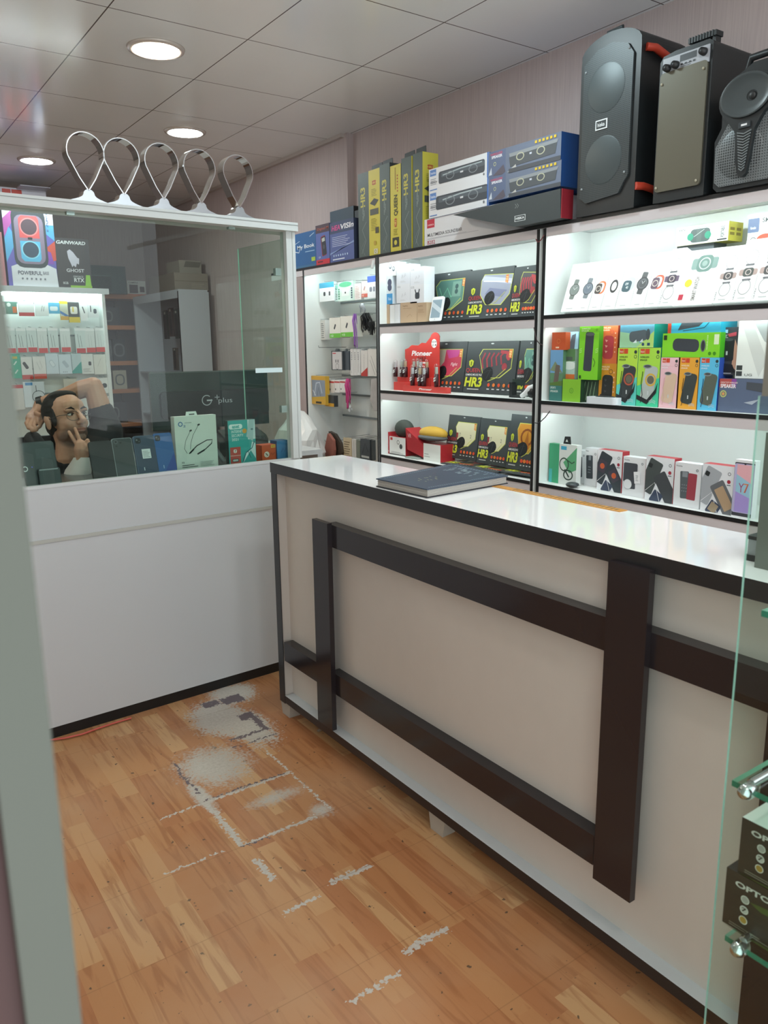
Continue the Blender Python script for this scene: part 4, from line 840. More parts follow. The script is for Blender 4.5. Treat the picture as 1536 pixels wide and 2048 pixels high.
# ---- unit 3, middle: speaker boxes
def tubeart(bgc, body, kind='tall', logo='#cf4a2c', title='#2a3a30', strap='#23282a', bg2=None, led=None):
    def f(A):
        A.r(0, 0, 1, 1, bgc)
        if bg2: A.p([(0, 0), (1, 0), (1, .5), (0, .35)], bg2)
        if kind == 'tall':
            A.r(.08, .9, .28, .985, logo); A.r(.3, .9, .5, .985, logo); A.t('hoco', .1, .92, .26, .96, '#f0e0d0'); A.c(.88, .93, .03, '#2c3a38'); A.ring(.88, .85, .03, .008, '#3a4a48')
            A.t('WIRELESS', .08, .83, .5, .86, title); A.t('SPEAKER', .08, .78, .42, .81, title)
            A.rr(.55, .4, .26, .60, body, -10, .25); A.e(.45, .685, .2, .035, '#8a9292'); A.e(.45, .69, .15, .022, '#4a5052')
            if led: A.ring(.62, .46, .11, .03, led); A.c(.62, .46, .07, '#6a6658')
            A.ln([(.25, .6), (.2, .4), (.28, .2), (.2, .06)], .012, strap)
            if led: A.p([(.02, .2), (.5, .12), (.85, .3), (.95, .42), (.9, .24), (.5, .04), (.02, .12)], strap)
            A.r(.5, .2, .56, .27, '#c9d0d0')
            for i in range(3): A.ln([(.6, .1-.02*i), (.75, .12-.02*i), (.9, .1-.02*i)], .006, '#c9e0e4')
        elif kind == 'full':
            A.rr(.5, .52, .2, .72, body, -3, .2); A.e(.56, .84, .22, .03, '#5a6062'); A.t('WIRELESS', .1, .93, .55, .96, '#e0f0c0'); A.t('SPEAKER', .1, .89, .48, .92, '#e0f0c0'); A.ring(.88, .92, .02, .006, '#3a5a20')
            for i in range(3): A.ln([(.02, .5+.03*i), (.15, .52+.03*i)], .006, '#e0f4c0'); A.ln([(.85, .5+.03*i), (.98, .52+.03*i)], .006, '#e0f4c0')
            A.ln([(.75, .4), (.85, .33), (.78, .24)], .01, '#222'); A.r(.06, .02, .16, .08, '#2a4a1a')
        elif kind == 'mini':
            A.rr(.5, .42, .34, .60, body, -2, .3); A.ring(.68, .8, .06, .012, strap); A.t('WIRELESS', .08, .9, .6, .94, '#f4e0c0'); A.t('SPEAKER', .08, .84, .55, .88, '#f4e0c0')
            for i in range(3): A.p([(.32, .62-.14*i), (.48, .60-.14*i), (.38, .55-.14*i)], '#d9a090' if body != '#2c2e2e' else '#4a4c4c')
            A.c(.15, .12, .035, '#3a3030'); A.c(.15, .2, .035, '#3a3030')
            for i in range(5): A.c(.88, .3+.12*i, .02, '#f0c0a0')
    return f
G = 'speaker boxes in the middle right compartment'
def spk(px, lb, front, art, side=None, base=None, X=2.58, d=.09, **k): return XB('speaker_box', lb, 'box', px, X=X, base=base, d=d, front=front, side=side, art=art, group=G, **k)
def a_scn(A):
    A.r(0, 0, 1, 1, '#5f8a68'); A.r(0, .55, 1, 1, '#6f9fc8'); A.p([(0, .6), (.4, .78), (1, .55)], '#7a8a6a'); A.rr(.55, .52, .12, .38, '#6a6058', -8, .2); A.p([(0, .35), (1, .4), (1, .1), (0, .1)], '#5a7a3a'); A.r(0, 0, 1, .3, '#3f7a74'); A.t('SPORTS', .08, .24, .5, .28, '#dfe8e0'); A.t('SPEAKER', .08, .17, .7, .21, '#dfe8e0')
sc = spk((1100, 700, 1125, 799), 'tall box with a mountain scene, leftmost in the row', '#5f8a68', a_scn, base=Z2)
spk((1104, 665, 1131, 699), 'small rust-orange box on top of the mountain-scene box', '#c2542c', plain('#c2542c', lambda A: (A.ring(.5, .5, .13, .02, '#d98a4c'), A.r(.3, .1, .55, .18, '#e8c8a8'))), base=topz(sc))
cu = spk((1125, 758, 1161, 803), 'lime green cube box at the bottom left of the row', '#86bf3a', plain('#86c034', lambda A: (A.ring(.5, .5, .12, .03, '#5f9a2c'), A.t('S', .45, .45, .55, .55, '#5f9a2c'))), base=Z2, X=2.575, side='#2f4a34')
s2 = spk((1126.5, 698, 1150, 757.5), 'white and green outdoor-scene box wedged left of the lime green boxes', '#c3d8d0', plain('#b7d2c6', lambda A: (A.p([(0, .55), (1, .6), (1, 1), (0, 1)], '#5f8a5a'), A.e(.5, .45, .6, .14, '#e4efe8'), A.r(0, 0, 1, .16, '#d8763a'), A.rr(.5, .68, .3, .12, '#55605a'))), base=topz(cu), X=2.60)
spk((1132, 664, 1157, 697), 'pale blue box printed with a grey figure, above the outdoor-scene box', '#9cc4dc', plain('#a3cbe0', lambda A: (A.p([(.2, 0), (.5, .8), (.8, .9), (.7, 0)], '#5a6a74'), A.p([(0, .3), (.2, .9), (.3, .3)], '#e0eef4'))), base=topz(s2), X=2.61)
spk((1162, 758, 1196, 803), 'dark box with green stripes at the right of the lime cube', '#36493a', plain('#36493a', lambda A: [A.ln([(.1+.2*i, .1), (.25+.2*i, .9)], .03, '#8fae8a') for i in range(4)]), base=Z2, X=2.60)
spk((1158, 652, 1197, 757.5), 'lime green box with a tall upright black speaker', '#7ccb2e', tubeart('#7fd02c', '#3a3f48', 'full'), base=topz(cu)+.0005, X=2.575, side='#3f8a1c', d=.1)
oo = spk((1198, 727, 1232, 798), 'orange box with small black speaker and carry loop', '#c98a2c', tubeart('#d0902c', '#2c2e2e', 'mini'), base=Z2, X=2.60)
spk((1199, 650, 1235, 726), 'red-orange box with a red speaker above the orange box', '#d0623c', tubeart('#d56a3c', '#b03a44', 'mini', strap='#c04a4a'), base=topz(oo), X=2.60, side='#a83c2c')
ga = spk((1234, 696, 1274, 805), 'green to cyan box with black speaker and coloured ring, left of a pair', '#8ad06a', tubeart('#b4dc4a', '#3a4042', bg2='#62cfc4', led='#b45a44'), base=Z2, side='#3aa89a')
spk((1275, 696, 1319, 807), 'green to cyan box with silver speaker and yellow ring, right of a pair', '#8ad06a', tubeart('#a8dc4a', '#b4beba', bg2='#46cfa0', led='#d8b04a'), base=Z2, side='#2fa088')
spk((1240, 650, 1308, 695.5), 'teal-sided box with a grey lying speaker on top of the green pair', '#74b4b8', lambda A: (A.r(0, 0, 1, 1, '#6fb0c8'), A.p([(0, 0), (.7, 0), (.4, .6), (0, .7)], '#9cd0a4'), A.p([(.5, 0), (1, 0), (1, .7)], '#b4dc7a'), A.rr(.55, .5, .95, .46, '#5a666c', 6, .35), A.e(.83, .56, .06, .24, '#4a555a'), A.c(.7, .14, .07, '#2a4a6a'), A.r(.82, .08, .9, .2, '#2a4a6a'), A.p([(.4, .2), (.5, .35), (.52, .2)], '#dff0f0'), A.p([(.6, .24), (.68, .38), (.7, .24)], '#dff0f0')), base=topz(ga)+.001, side='#178a78', d=.14)
pk = spk((1320, 715, 1355, 809), 'pink box with a cream cylinder speaker', '#e8b8c0', tubeart('#ecc0c8', '#d8bca4', strap='#d8a8a8', title='#e8e8ea'), base=Z2, side='#3a2426')
oy = spk((1358, 715, 1396, 811), 'amber box with a black cylinder speaker', '#e0a034', tubeart('#e6a63a', '#3c4444', strap='#23282a', title='#f4e8d0'), base=Z2, side='#b4782c')
spk((1397.5, 715, 1436, 813), 'sky blue box with a grey-olive cylinder speaker', '#54b4dc', tubeart('#5cbde2', '#5c6458', strap='#1c2c5a', title='#e0f0fa'), base=Z2, side='#2a4a9c')
lw = spk((1325, 667, 1440, 714.5), 'wide lime green box with a large black speaker lying on its side', '#7fd02c', lambda A: (A.r(0, 0, 1, 1, '#82d42c'), A.rr(.42, .5, 1.25, .52, '#3c4148', -3, .4), A.e(.72, .47, .045, .25, '#6a7074'), A.e(.72, .47, .03, .2, '#30353a'), A.r(.9, .52, .98, .92, '#dff0c8'), A.t('WIRELESS', .78, .3, .8, .9, '#e0f0c0', rot=90), A.c(.84, .16, .07, '#3f8a1c'), A.c(.92, .16, .07, '#3f8a1c'), A.r(.02, .72, .08, .92, '#2c3a20')), base=topz(pk)+.001, side='#3f9a1c', d=.1)
spk((1336, 640, 1442, 666), 'cyan box lying highest, above the wide lime green box', '#3cb4d0', lambda A: (A.r(0, 0, 1, 1, '#42b8d4'), A.r(0, 0, .07, 1, '#c24a2c'), A.p([(.2, .2), (.3, 1), (.75, 1), (.6, .45)], '#4a5458'), A.ln([(.3, .15), (.7, .35), (.8, .8)], .04, '#2c3436')), base=topz(lw), side='#1c90a8', d=.1)
dw = XB('speaker_box', 'low wide slate-blue desktop speaker box at the bottom right', 'box', (1437.5, 757, 1580, 817), X=2.585, base=Z2, d=.12, front='#55637c', group=G, art=lambda A: (A.r(0, 0, 1, 1, '#5c6a84'), A.r(0, .75, .25, 1, '#b0504c'), A.r(.18, .75, .25, 1, '#8a4a9a'), A.t('DESKTOP WIRELESS', .02, .86, .27, .91, '#f0d8d0'), A.t('SPEAKER', .02, .72, .25, .84, '#f2eef0', bold=.03), A.ring(.07, .54, .11, .04, '#b8c078'), A.c(.07, .54, .05, '#d8a060'), A.p([(.4, .7), (.9, .55), (.9, .85), (.4, .92)], '#4a5058'), A.p([(.38, .3), (.6, .42), (.5, .25)], '#aab4c0')))
spk((1439, 655, 1474, 756), 'black box showing a hand holding a cylinder speaker', '#3a3d42', lambda A: (A.r(0, 0, 1, 1, '#3c4044'), A.r(.08, .88, .4, .95, '#9cc4d8'), A.lines(.08, .78, .45, .86, 3, '#c8ccd0'), A.p([(.75, .2), (1, .1), (1, .6), (.85, .75)], '#c49a84'), A.rr(.5, .52, .26, .46, '#23272c', 0, .2), A.e(.5, .74, .25, .03, '#4a5056'), A.p([(.4, .86), (.9, .9), (.9, .82), (.5, .8)], '#b84a58'), A.r(.38, .42, .48, .5, '#c0c6ca'), A.p([(0, .05), (.2, .25), (.8, .22), (1, .05)], '#1c1e22'), A.lines(.1, .03, .8, .07, 1, '#c8ccd0')), base=topz(dw)+.012, X=2.61)
spk((1474.5, 638, 1562, 757), 'large white box with a white wedge-shaped soundbar drawn diagonally', '#e6ebe6', lambda A: (A.r(0, 0, 1, 1, '#e2e8e2'), A.p([(.06, .95), (.28, 1), (.72, .3), (.55, .03)], '#cdd3ce'), A.p([(.28, 1), (.45, 1), (.85, .4), (.72, .3)], '#dfe5df'), A.p([(.3, 1), (1, 1), (1, .45), (.62, .62)], '#a8b0ae'), A.r(.02, .14, .16, .22, '#3a4040'), A.r(.02, .04, .16, .12, '#3a4040'), A.t('UG', .22, .04, .4, .08, '#6a706c')), base=topz(dw)+.002, X=2.60)
t = empty('earphone_tray', 'white oval plastic tray with a dark centre in front of the boxes', 'tray', (2.572, onx(1178, 800, 2.57).y, Z2+.0005)); t.rotation_euler = (0, 0, RZ)
w = onx(1178, 800, 2.57).y-onx(1240, 800, 2.57).y
MB().prism(rrect(w, .07, .02, 5, 0, -.03), 'z', 0, .028, '#dfe6ec').build('tray', t, bevel=.006)
MB().ell((w*.5, .005, .028), (w*.32, .022, .005), '#33383c', 16).build('earphone_coil', t)
# ---- unit 3, bottom: phone boxes
G = 'phone boxes in the bottom right compartment'
def a_ear(A):
    A.r(0, 0, 1, 1, '#dbe3df'); A.p([(.25, .55), (1, .95), (1, .4), (.6, .3)], '#5fae7c'); A.r(.1, .86, .42, .95, '#4ab0d0'); A.ring(.3, .5, .17, .03, '#33483e', .9); A.ring(.55, .25, .13, .03, '#33483e', 1.2); A.ln([(.3, .66), (.75, .55), (.9, .6)], .03, '#3f6650'); A.ln([(.35, .38), (.6, .2)], .04, '#33483e')
# the green flank of this box faces the booth side and shows from here because the box is turned
pA = onz(1097, 960, Z3); pB = onz(1118, 965, Z3)
t = XB('earphone_box', 'tall green and white box with an ear-hook headset and a black hanging tab', 'box', (1118, 887, 1153, 962), X=2.60, base=Z3, d=.03, front='#dbe3df', side='#d8e0dc', art=a_ear, group=G)
me = t.data; h = max(v.co.z for v in me.vertices); w = max(v.co.x for v in me.vertices); wl = onx(1097, 920, 2.6).y-onx(1118, 920, 2.6).y
mb = MB(); mb.prism([(-wl, .004), (-.0005, 0), (-.0005, .03), (-wl, .03)], 'z', 0, h*.98, '#3fa878'); A = Art(mb, (-wl, .003, 0), (1, 0, 0), (0, 0, 1), wl, h*.98, (0, -1, 0)); A.p([(.02, 0), (.98, 0), (.98, .35), (.02, .35)], '#4cb8b4'); A.t('R61', .4, .72, .6, .9, '#c8ecd8', rot=90); mb.build('green_flank', t)
mb = MB(); mb.prism([(w*.12, h), (w*.2, h+.032), (w*.5, h+.034), (w*.55, h)], 'y', .01, .013, '#23282a'); A = Art(mb, (w*.25, .0098, h+.01), (1, 0, 0), (0, 0, 1), .015, .012, (0, -1, 0)); A.p([(0, 0), (1, 0), (.5, 1)], '#dfe6e2'); mb.build('hang_tab', t)
mb = MB(); mb.ell((0, 0, .012), (.028, .03, .012), M('#3a4244', .3), 20); tag(mb.build('charging_case', loc=(2.568, onx(1146, 955, 2.57).y, Z3+.001)), 'small dark oval charging case lying before the green ear-hook box', 'case')
def a_nok(body, b2, extra=None):
    def f(A):
        A.r(0, 0, 1, 1, '#e3e7ea'); A.t('Nokia', .05, .9, .28, .94, '#6a7078'); A.rr(.4, .5, .22, .62, body, 3, .12)
        if b2: A.rr(.68, .48, .22, .6, b2, -2, .12)
        A.r(.3, .68, .5, .8, '#8a9298')
        for i in range(9): A.c(.32+.08*(i % 3), .5-.07*(i//3), .014, '#8a9298')
        A.ring(.86, .86, .03, .012, '#6a7078')
        if extra: extra(A)
    return f
def a_cat(c1, c2, scr='#c8603c'):
    def f(A):
        A.r(0, 0, 1, 1, '#e6eaee'); A.ring(.86, .84, .035, .01, '#3a4048'); A.c(.86, .68, .04, '#a83244'); A.r(.8, .6, .92, .62, '#6a7078')
        A.rr(.2, .55, .36, .78, c1, -22, .12); A.rr(.74, .32, .34, .72, c2, 32, .12); A.rr(.42, .08, .26, .3, '#3f4a60', -30, .12)
        if scr: A.rr(.21, .6, .24, .3, '#4a4450', -22, .1); A.c(.21, .6, .07, scr); A.rr(.7, .4, .24, .3, '#4a4450', 32, .1); A.c(.7, .4, .07, scr)
        else: A.rr(.17, .8, .1, .1, '#2a2e30', -22, .2)
        A.ln([(0, .2), (.35, .42), (.55, .0)], .012, '#eef0f2')
    return f
def pb(px, lb, art, X=2.62, d=.045, top=None, side=None): return XB('phone_box', lb, 'box', px, X=X, base=Z3, d=d, front='#e3e7ea', art=art, group=G, top=top, side=side)
pb((1152, 900, 1170, 953), 'narrow white phone box with a keypad phone, just right of the green box', a_nok('#3f464c', None), X=2.68)
pb((1170, 895, 1194, 955), 'white phone box with a single dark keypad phone, second from the left', a_nok('#3f464c', None), X=2.66)
pb((1195, 898, 1244, 964), 'white phone box with two orange-lit rugged phones', a_cat('#3a4248', '#3a4248'), top='#b02c38', side='#b02c38')
pb((1246, 912, 1291, 972), 'white phone box with a dark phone and round and square stickers', a_nok('#43484e', None, lambda A: (A.rr(.35, .6, .42, .5, '#464b52', 0, .1), A.c(.25, .3, .13, '#e4e8ea'), A.ring(.25, .3, .13, .01, '#a8b0b4'), A.rr(.66, .5, .18, .3, '#eceef0', 8, .05), A.lines(.6, .42, .72, .58, 4, '#9aa0a6'))), X=2.60)
pb((1291.5, 911, 1348, 980), 'white phone box with grey tri-view phones and a red patterned top', a_cat('#4a5252', '#474c50', None), X=2.59, top='#b02c38', side='#b02c38')
pb((1349, 923, 1402, 990), 'white phone box with one grey and one red phone', a_nok('#5c6468', '#a04450'), X=2.58)
pb((1404, 926, 1467, 1000), 'white phone box with silver phones and shiny screens', lambda A: (a_cat('#a8aeb4', '#6a6e72', None)(A), A.rr(.74, .32, .22, .5, '#b49a7c', 32, .05), A.rr(.42, .1, .18, .2, '#a09078', -30, .05)), X=2.575, top='#b02c38')
def a_y7(A):
    A.r(0, 0, 1, 1, '#e6e9ea'); A.rr(.52, .49, .42, .93, '#3f4046', 0, .12); A.rr(.52, .51, .38, .85, '#b8b4d8', 0, .1); A.p([(.12, .92), (.92, .92), (.92, .6), (.12, .75)], '#e6b0b8'); A.p([(.12, .75), (.92, .6), (.92, .35), (.12, .45)], '#9cc8dc'); A.p([(.12, .45), (.92, .35), (.92, .1), (.12, .1)], '#a898d8')
    A.t('Y7', .26, .44, .76, .6, '#a8386c', bold=-.01); A.t('7', .52, .44, .74, .6, '#d8824c', bold=-.01); A.e(.52, .93, .05, .012, '#3f4046')
pb((1468, 918, 1508, 1006), 'white phone box with a full-size pastel phone screen, last at the glass edge', a_y7, X=2.565, d=.03)
# ------------------------------------------------------------------ accessory rack between booth and shelves
G = 'packs hanging on the accessory rack'
def hang(name, lb, cat, px, front, art=None, X=2.66, d=.02, hook=True, tab=None, grp=G, rot=0):
    o = XB(name, lb, cat, px, X=X, d=d, front=front, art=art, group=grp); me = o.data
    w = max(v.co.x for v in me.vertices); h = max(v.co.z for v in me.vertices)
    if tab: MB().prism([(w*.3, h), (w*.35, h+.014), (w*.65, h+.014), (w*.7, h)], 'y', .004, .006, tab).build('hang_tab', o)
    MB().tube([(w*.5, -.015, h+.007), (w*.5, -.012, h-.001+.006), (w*.5, BX-.018-X, h+.012)], .0016, '#9aa0a2', 6).build('wire_hook', o)
    return o
def a_card(c1, c2, c3='#3a4046', k=0):
    def f(A):
        A.r(0, 0, 1, 1, c1); A.r(0, .72, 1, 1, c2) if k != 2 else A.r(0, 0, 1, .22, c2)
        if k == 0: A.rr(.35, .4, .22, .22, c3); A.rr(.7, .4, .16, .22, c3, 0, .2)
        if k == 1: A.e(.5, .85, .42, .14, '#5fb88c'); A.r(.25, .25, .75, .6, '#e8efec'); A.rr(.5, .42, .12, .1, c3); [A.r(.03, .1+.12*i, .12, .18+.12*i, '#3a9a78') for i in range(5)]; [A.r(.88, .1+.12*i, .97, .18+.12*i, '#2c4a5a') for i in range(5)]
        if k == 2: A.rr(.5, .55, .12, .28, c3, -30, .3); A.t('4 GB', .1, .05, .35, .16, '#e8f4e0')
        if k == 3: A.lines(.15, .1, .85, .9, 8, c3)
    return f
hang('memory_card_pack', 'light blue memory card pack hanging at the top left of the rack', 'memory card', (616, 568, 633, 602), '#9ccbe0', a_card('#d4e6ec', '#6fb8dc', '#3f4c58'))
hang('memory_card_pack', 'white pack with teal header and three small dark cards', 'memory card', (639, 567, 668, 604), '#e6eef0', a_card('#eef2f4', '#46a8cc'), X=2.65)
hang('memory_card_pack', 'pale teal card pack just left of the green-rimmed pack', 'memory card', (669, 571, 676, 603), '#b8dcd8', a_card('#c4e0dc', '#8ccabc', k=3))
hang('adapter_pack', 'green-rimmed white pack with a round badge', 'adapter', (676, 565, 706, 603), '#cfe6dc', a_card('#d4e8e0', '#bfe0d2', k=1), X=2.65)
hang('cable_pack', 'narrow white pack with a red foot, left of two alike', 'cable', (709, 568, 722, 600), '#e8e2e0', a_card('#e8e4e2', '#e8e4e2', '#c8a8a4', k=3))
hang('cable_pack', 'narrow white pack with a red foot, right of two alike', 'cable', (723, 563, 735, 595), '#dcd2d0', a_card('#e6dcda', '#d46a5c', '#b08a88', k=2))
hang('memory_card_pack', 'white pack with a royal blue header next to the shelf post', 'memory card', (735, 553, 754, 597), '#e8ecf2', a_card('#eceff4', '#4a6ac0', '#8a90a0'), X=2.64)
hang('flash_drive_box', 'pale thin box hanging at the left of the second row', 'box', (638, 641, 650, 680), '#e8e8e6', a_card('#e6e6e2', '#e6e6e2', '#6a6e70', k=3), d=.05)
hang('flash_drive_box', 'cream box with green foot and black flash drive, left of two alike', 'box', (659, 636, 681, 676), '#e4e2d6', a_card('#e8e6dc', '#6cc23a', '#2c3032', k=2), X=2.62, d=.07)
hang('flash_drive_box', 'cream box with green foot and black flash drive, right of two alike', 'box', (681.5, 633, 706, 674), '#e4e2d6', a_card('#e8e6dc', '#6cc23a', '#2c3032', k=2), X=2.62, d=.07)
hang('charger_box', 'dark-rimmed tall box with a looped cable picture, third row', 'box', (663, 702, 686, 740), '#3c4348', lambda A: (A.r(0, 0, 1, 1, '#3c4348'), A.r(.08, .04, .9, .96, '#cfcccc'), A.r(.12, .85, .4, .9, '#c0343c'), A.ring(.5, .2, .16, .02, '#4a4e52'), A.r(.36, .4, .42, .55, '#3a3e42'), A.r(.55, .4, .61, .55, '#3a3e42')), X=2.63, tab='#3c4348')
hang('charger_box', 'plain slate box hanging right behind the looped-cable box', 'box', (686.5, 702, 698, 740), '#4a525a', None, X=2.64, tab='#3c4348')
for i, (x, lb) in enumerate(((701, 'slim white cable box, first of the slim row in the third row'), (707.5, 'slim white cable box, second of the slim row'), (714, 'slim white cable box, third of the slim row'))):
    hang('cable_box', lb, 'cable', (x, 698, x+6, 751-i*.5), '#dfdedc', lambda A: (A.r(0, 0, 1, 1, '#dddcda'), A.ln([(.4, .1), (.5, .8)], .012, '#5c5e60'), [A.r(.3, .6+.08*j, .6, .63+.08*j, '#6a6c6e') for j in range(4)]), X=2.64, d=.03)
hang('cable_box', 'white cable box with red corner foot in the third row', 'cable', (722, 701, 735, 752), '#e0dcda', lambda A: (A.r(0, 0, 1, 1, '#e0dcd8'), A.p([(0, 0), (1, 0), (1, .35), (0, .1)], '#c0403c'), A.ln([(.45, .2), (.5, .85)], .012, '#4a4c4e')), X=2.64, d=.03)
hang('cable_box', 'wide white cable box with crossing thin black lines at the post', 'cable', (736, 698, 756, 752), '#e2dfdb', lambda A: (A.r(0, 0, 1, 1, '#e2dfda'), A.ln([(.3, .75), (.9, .1)], .012, '#4a4c4e'), A.ln([(.2, .6), (.7, .05)], .012, '#4a4c4e')), X=2.64, d=.03)
hang('headset_pouch', 'foil pouch with orange header and foot, lowest at the left of the rack', 'pouch', (612, 751, 651, 806), '#c9a23c', lambda A: (A.r(0, 0, 1, 1, '#d9a83c'), A.r(.02, .18, .98, .86, '#8d98a6'), A.ln([(.2, .3), (.35, .75), (.6, .78), (.75, .4)], .05, '#c3ccd6'), A.ln([(.4, .3), (.5, .6), (.65, .3)], .04, '#6a7684'), A.ln([(.1, .5), (.3, .3)], .03, '#dfe6ec'), A.p([(.0, .18), (1, .18), (1, .3), (0, .24)], '#d0a83c'), A.r(.3, .03, .7, .1, '#3a3420')), X=2.58, d=.03)
hang('headset_pouch', 'yellow based dark box hanging behind the foil pouch', 'pouch', (650, 790, 668, 812), '#3a3e40', lambda A: (A.r(0, .3, 1, 1, '#3a3e40'), A.r(0, 0, 1, .3, '#d09a2c')), X=2.60, d=.03)
hang('earphone_pack', 'white pack with thin red header beside the foil pouch', 'earphones', (645, 757, 657, 780), '#e6e4e2', a_card('#e8e6e4', '#c4363e', '#5a5c60'), X=2.62)
for i, (x, lb) in enumerate(((658, 'small white earphone box with red band, left of three'), (669, 'small white earphone box with red band, middle of three'), (680, 'small white earphone box with red band, right of three'))):
    hang('earphone_pack', lb, 'earphones', (x, 760, x+10.5, 785-i*.5), '#e8e6e4', lambda A: (A.r(0, 0, 1, 1, '#e9e7e4'), A.r(0, .78, 1, .9, '#c4363e'), A.ln([(.5, .1), (.5, .6)], .02, '#c8c6c4'), A.rr(.2, .25, .12, .16, '#3a3c40')), X=2.62, d=.03)
def cord_bundle(name, lb, cx, yt, yb, col, X, n, spread, parts=False, tips=None):
    a = onx(cx, yt, X); b = onx(cx, yb, X); t = empty(name, lb, 'cable', (X, a.y, b.z)); H = a.z-b.z; random.seed(int(cx))
    mb = MB()
    for i in range(n):
        y = (random.random()-.5)*spread; q = (random.random()-.5)*.03; hh = H*(.0+.35*random.random())
        mb.tube([(q, y*.2, H), (q-.01, y*.8, H*.8), (q, y, H*.5+hh*.3), (q+.005, y*1.1+.006, hh+.01), (q+.008, y*1.0+.012, hh), (q+.012, y+.018, hh+.015), (q+.01, y*.6+.01, H*.7), (q, y*.2, H*.98)], .0028, col, 6)
    mb.build('cords', t)
    if tips:
        mb = MB()
        for i in range(7): y = (random.random()-.5)*spread; mb.ell(((random.random()-.5)*.02, y, .03*random.random()), (.005, .005, .010), tips, 8)
        mb.build('plug_tips', t)
    MB().tube([(-.02, 0, H-.002), (BX-.018-X, 0, H+.004)], .0018, '#9aa0a2', 6).build('wire_hook', t); return t
cord_bundle('cable_loop', 'lilac coiled cable hanging in the second row', 712, 627, 700, '#a06ac0', 2.64, 4, .02)
cord_bundle('cable_bundle', 'thick bundle of black cables hanging in the second row', 732, 626, 662, '#23272a', 2.68, 22, .10, tips='#2c3134')
cord_bundle('cable_bundle', 'small black cable bundle hanging lower next to the post', 745, 642, 670, '#23272a', 2.62, 10, .04)
cord_bundle('earphone_bundle', 'pink earphones with tangled silver plugs', 697, 757, 822, '#d04a8c', 2.62, 9, .05, tips='#c9cdd0')
cord_bundle('earphone_bundle', 'clear tangle of wires hanging at the top right of the second row', 726, 607, 630, '#c9d0d6', 2.66, 8, .06)
XX = lambda x, y, X=2.66: onx(x, y, X)
for i, (x, y, x2, lb) in enumerate(((623, 629, 650, 'empty thin hook at the left of the second row'), (637, 695, 662, 'empty thin hook at the left of the third row'), (629, 872, 655, 'empty thin hook at the left of the lowest row'), (650, 883, 680, 'empty thin hook below the lowest rail, left'))):
    p = onx(x, y, 2.60); tag(MB().tube([(2.60, p.y, p.z+.012), (2.602, p.y, p.z), (BX-.02, p.y, p.z)], .0018, '#6a7072', 6).build('wire_hook'), lb, 'hook', 'empty wire hooks on the accessory rack')
def bag(name, lb, cat, pts, X, d, col, parts=None, rough=.35):
    P = [onx(x, y, X) for x, y in pts]; o = P[0]; mb = MB(); mb.prism([(p.y-o.y, p.z-o.z) for p in P], 'x', -d/2, d/2, M(col, rough, noise=.35)); q = mb.build(name, loc=o, bevel=.006, seg=3); return tag(q, lb, cat)
bag('snack_pouch', 'brown and black curved pouch hanging low on the rack', 'pouch', ((660, 862), (672, 868), (683, 886), (686, 905), (683, 918), (668, 918), (660, 900)), 2.63, .02, '#4a4038')
bag('earphone_pouch', 'red netted pouch hanging low at the left of the rack', 'pouch', ((658, 866), (668, 880), (670, 900), (668, 918), (654, 918), (652, 895)), 2.60, .02, '#a86a5c')
hang('cable_pack', 'tan pack hanging low right of the brown pouch', 'cable', (687, 875, 703, 915), '#cbb89a', lambda A: (A.r(0, 0, 1, 1, '#d0bf9e'), A.lines(.1, .1, .9, .9, 7, '#7c6a52')), X=2.64)
hang('cable_pack', 'white striped pack hanging low in the middle', 'cable', (704, 878, 712, 916), '#d8d4cc', lambda A: (A.r(0, 0, 1, 1, '#d4d2cc'), A.ln([(.5, .1), (.5, .9)], .02, '#6a6c66')), X=2.64)
hang('cable_pack', 'green-grey slim pack hanging low beside the black pack', 'cable', (713, 880, 720, 918), '#7c8478', None, X=2.64)
hang('cable_pack', 'black pack in clear film hanging low beside the post', 'cable', (721, 877, 740, 918), '#3a3f42', lambda A: (A.r(0, 0, 1, 1, '#4a5054'), A.ln([(.2, .3), (.5, .8), (.8, .4)], .04, '#23282a'), A.r(.1, .1, .9, .2, '#c0c4c0')), X=2.63)
hang('cable_pack', 'slim dark pack right of the clear-film black pack', 'cable', (741, 880, 746, 920), '#5a5f60', None, X=2.64)
bag('film_bag', 'clear wrinkled bag hanging next to the post on the rack', 'bag', ((744, 758), (757, 756), (758, 820), (750, 822), (742, 800)), 2.63, .012, '#c8c4c2')
# white carrier bag on a crate behind the booth
p = onx(608, 870, 2.45)
t = empty('carrier_bag', 'crumpled white plastic bag on a brown crate between booth and rack', 'bag', (2.42, 4.40, .80))
mb = MB(); random.seed(5); vs = []; n = 18; prof = [(.0, .0), (.12, .0), (.15, .05), (.14, .14), (.12, .2), (.07, .27), (.035, .31), (.0, .32)]
for r, h in prof:
    for kx in range(n):
        a = 2*math.pi*kx/n; q = r*(1+.10*math.sin(kx*5.1+h*30)+.06*random.random()); vs.append((q*math.cos(a), q*math.sin(a), h))
mb.add(vs, [(i*n+k2, i*n+(k2+1) % n, (i+1)*n+(k2+1) % n, (i+1)*n+k2) for i in range(len(prof)-1) for k2 in range(n)], M('#dcdcda', .3)); mb.build('bag_body', t)
tag(MB().box(2.27, 2.52, 4.26, 4.6, .0, .80, '#5c3a34').build('wooden_crate'), 'dark brown crate under the white plastic bag', 'crate')
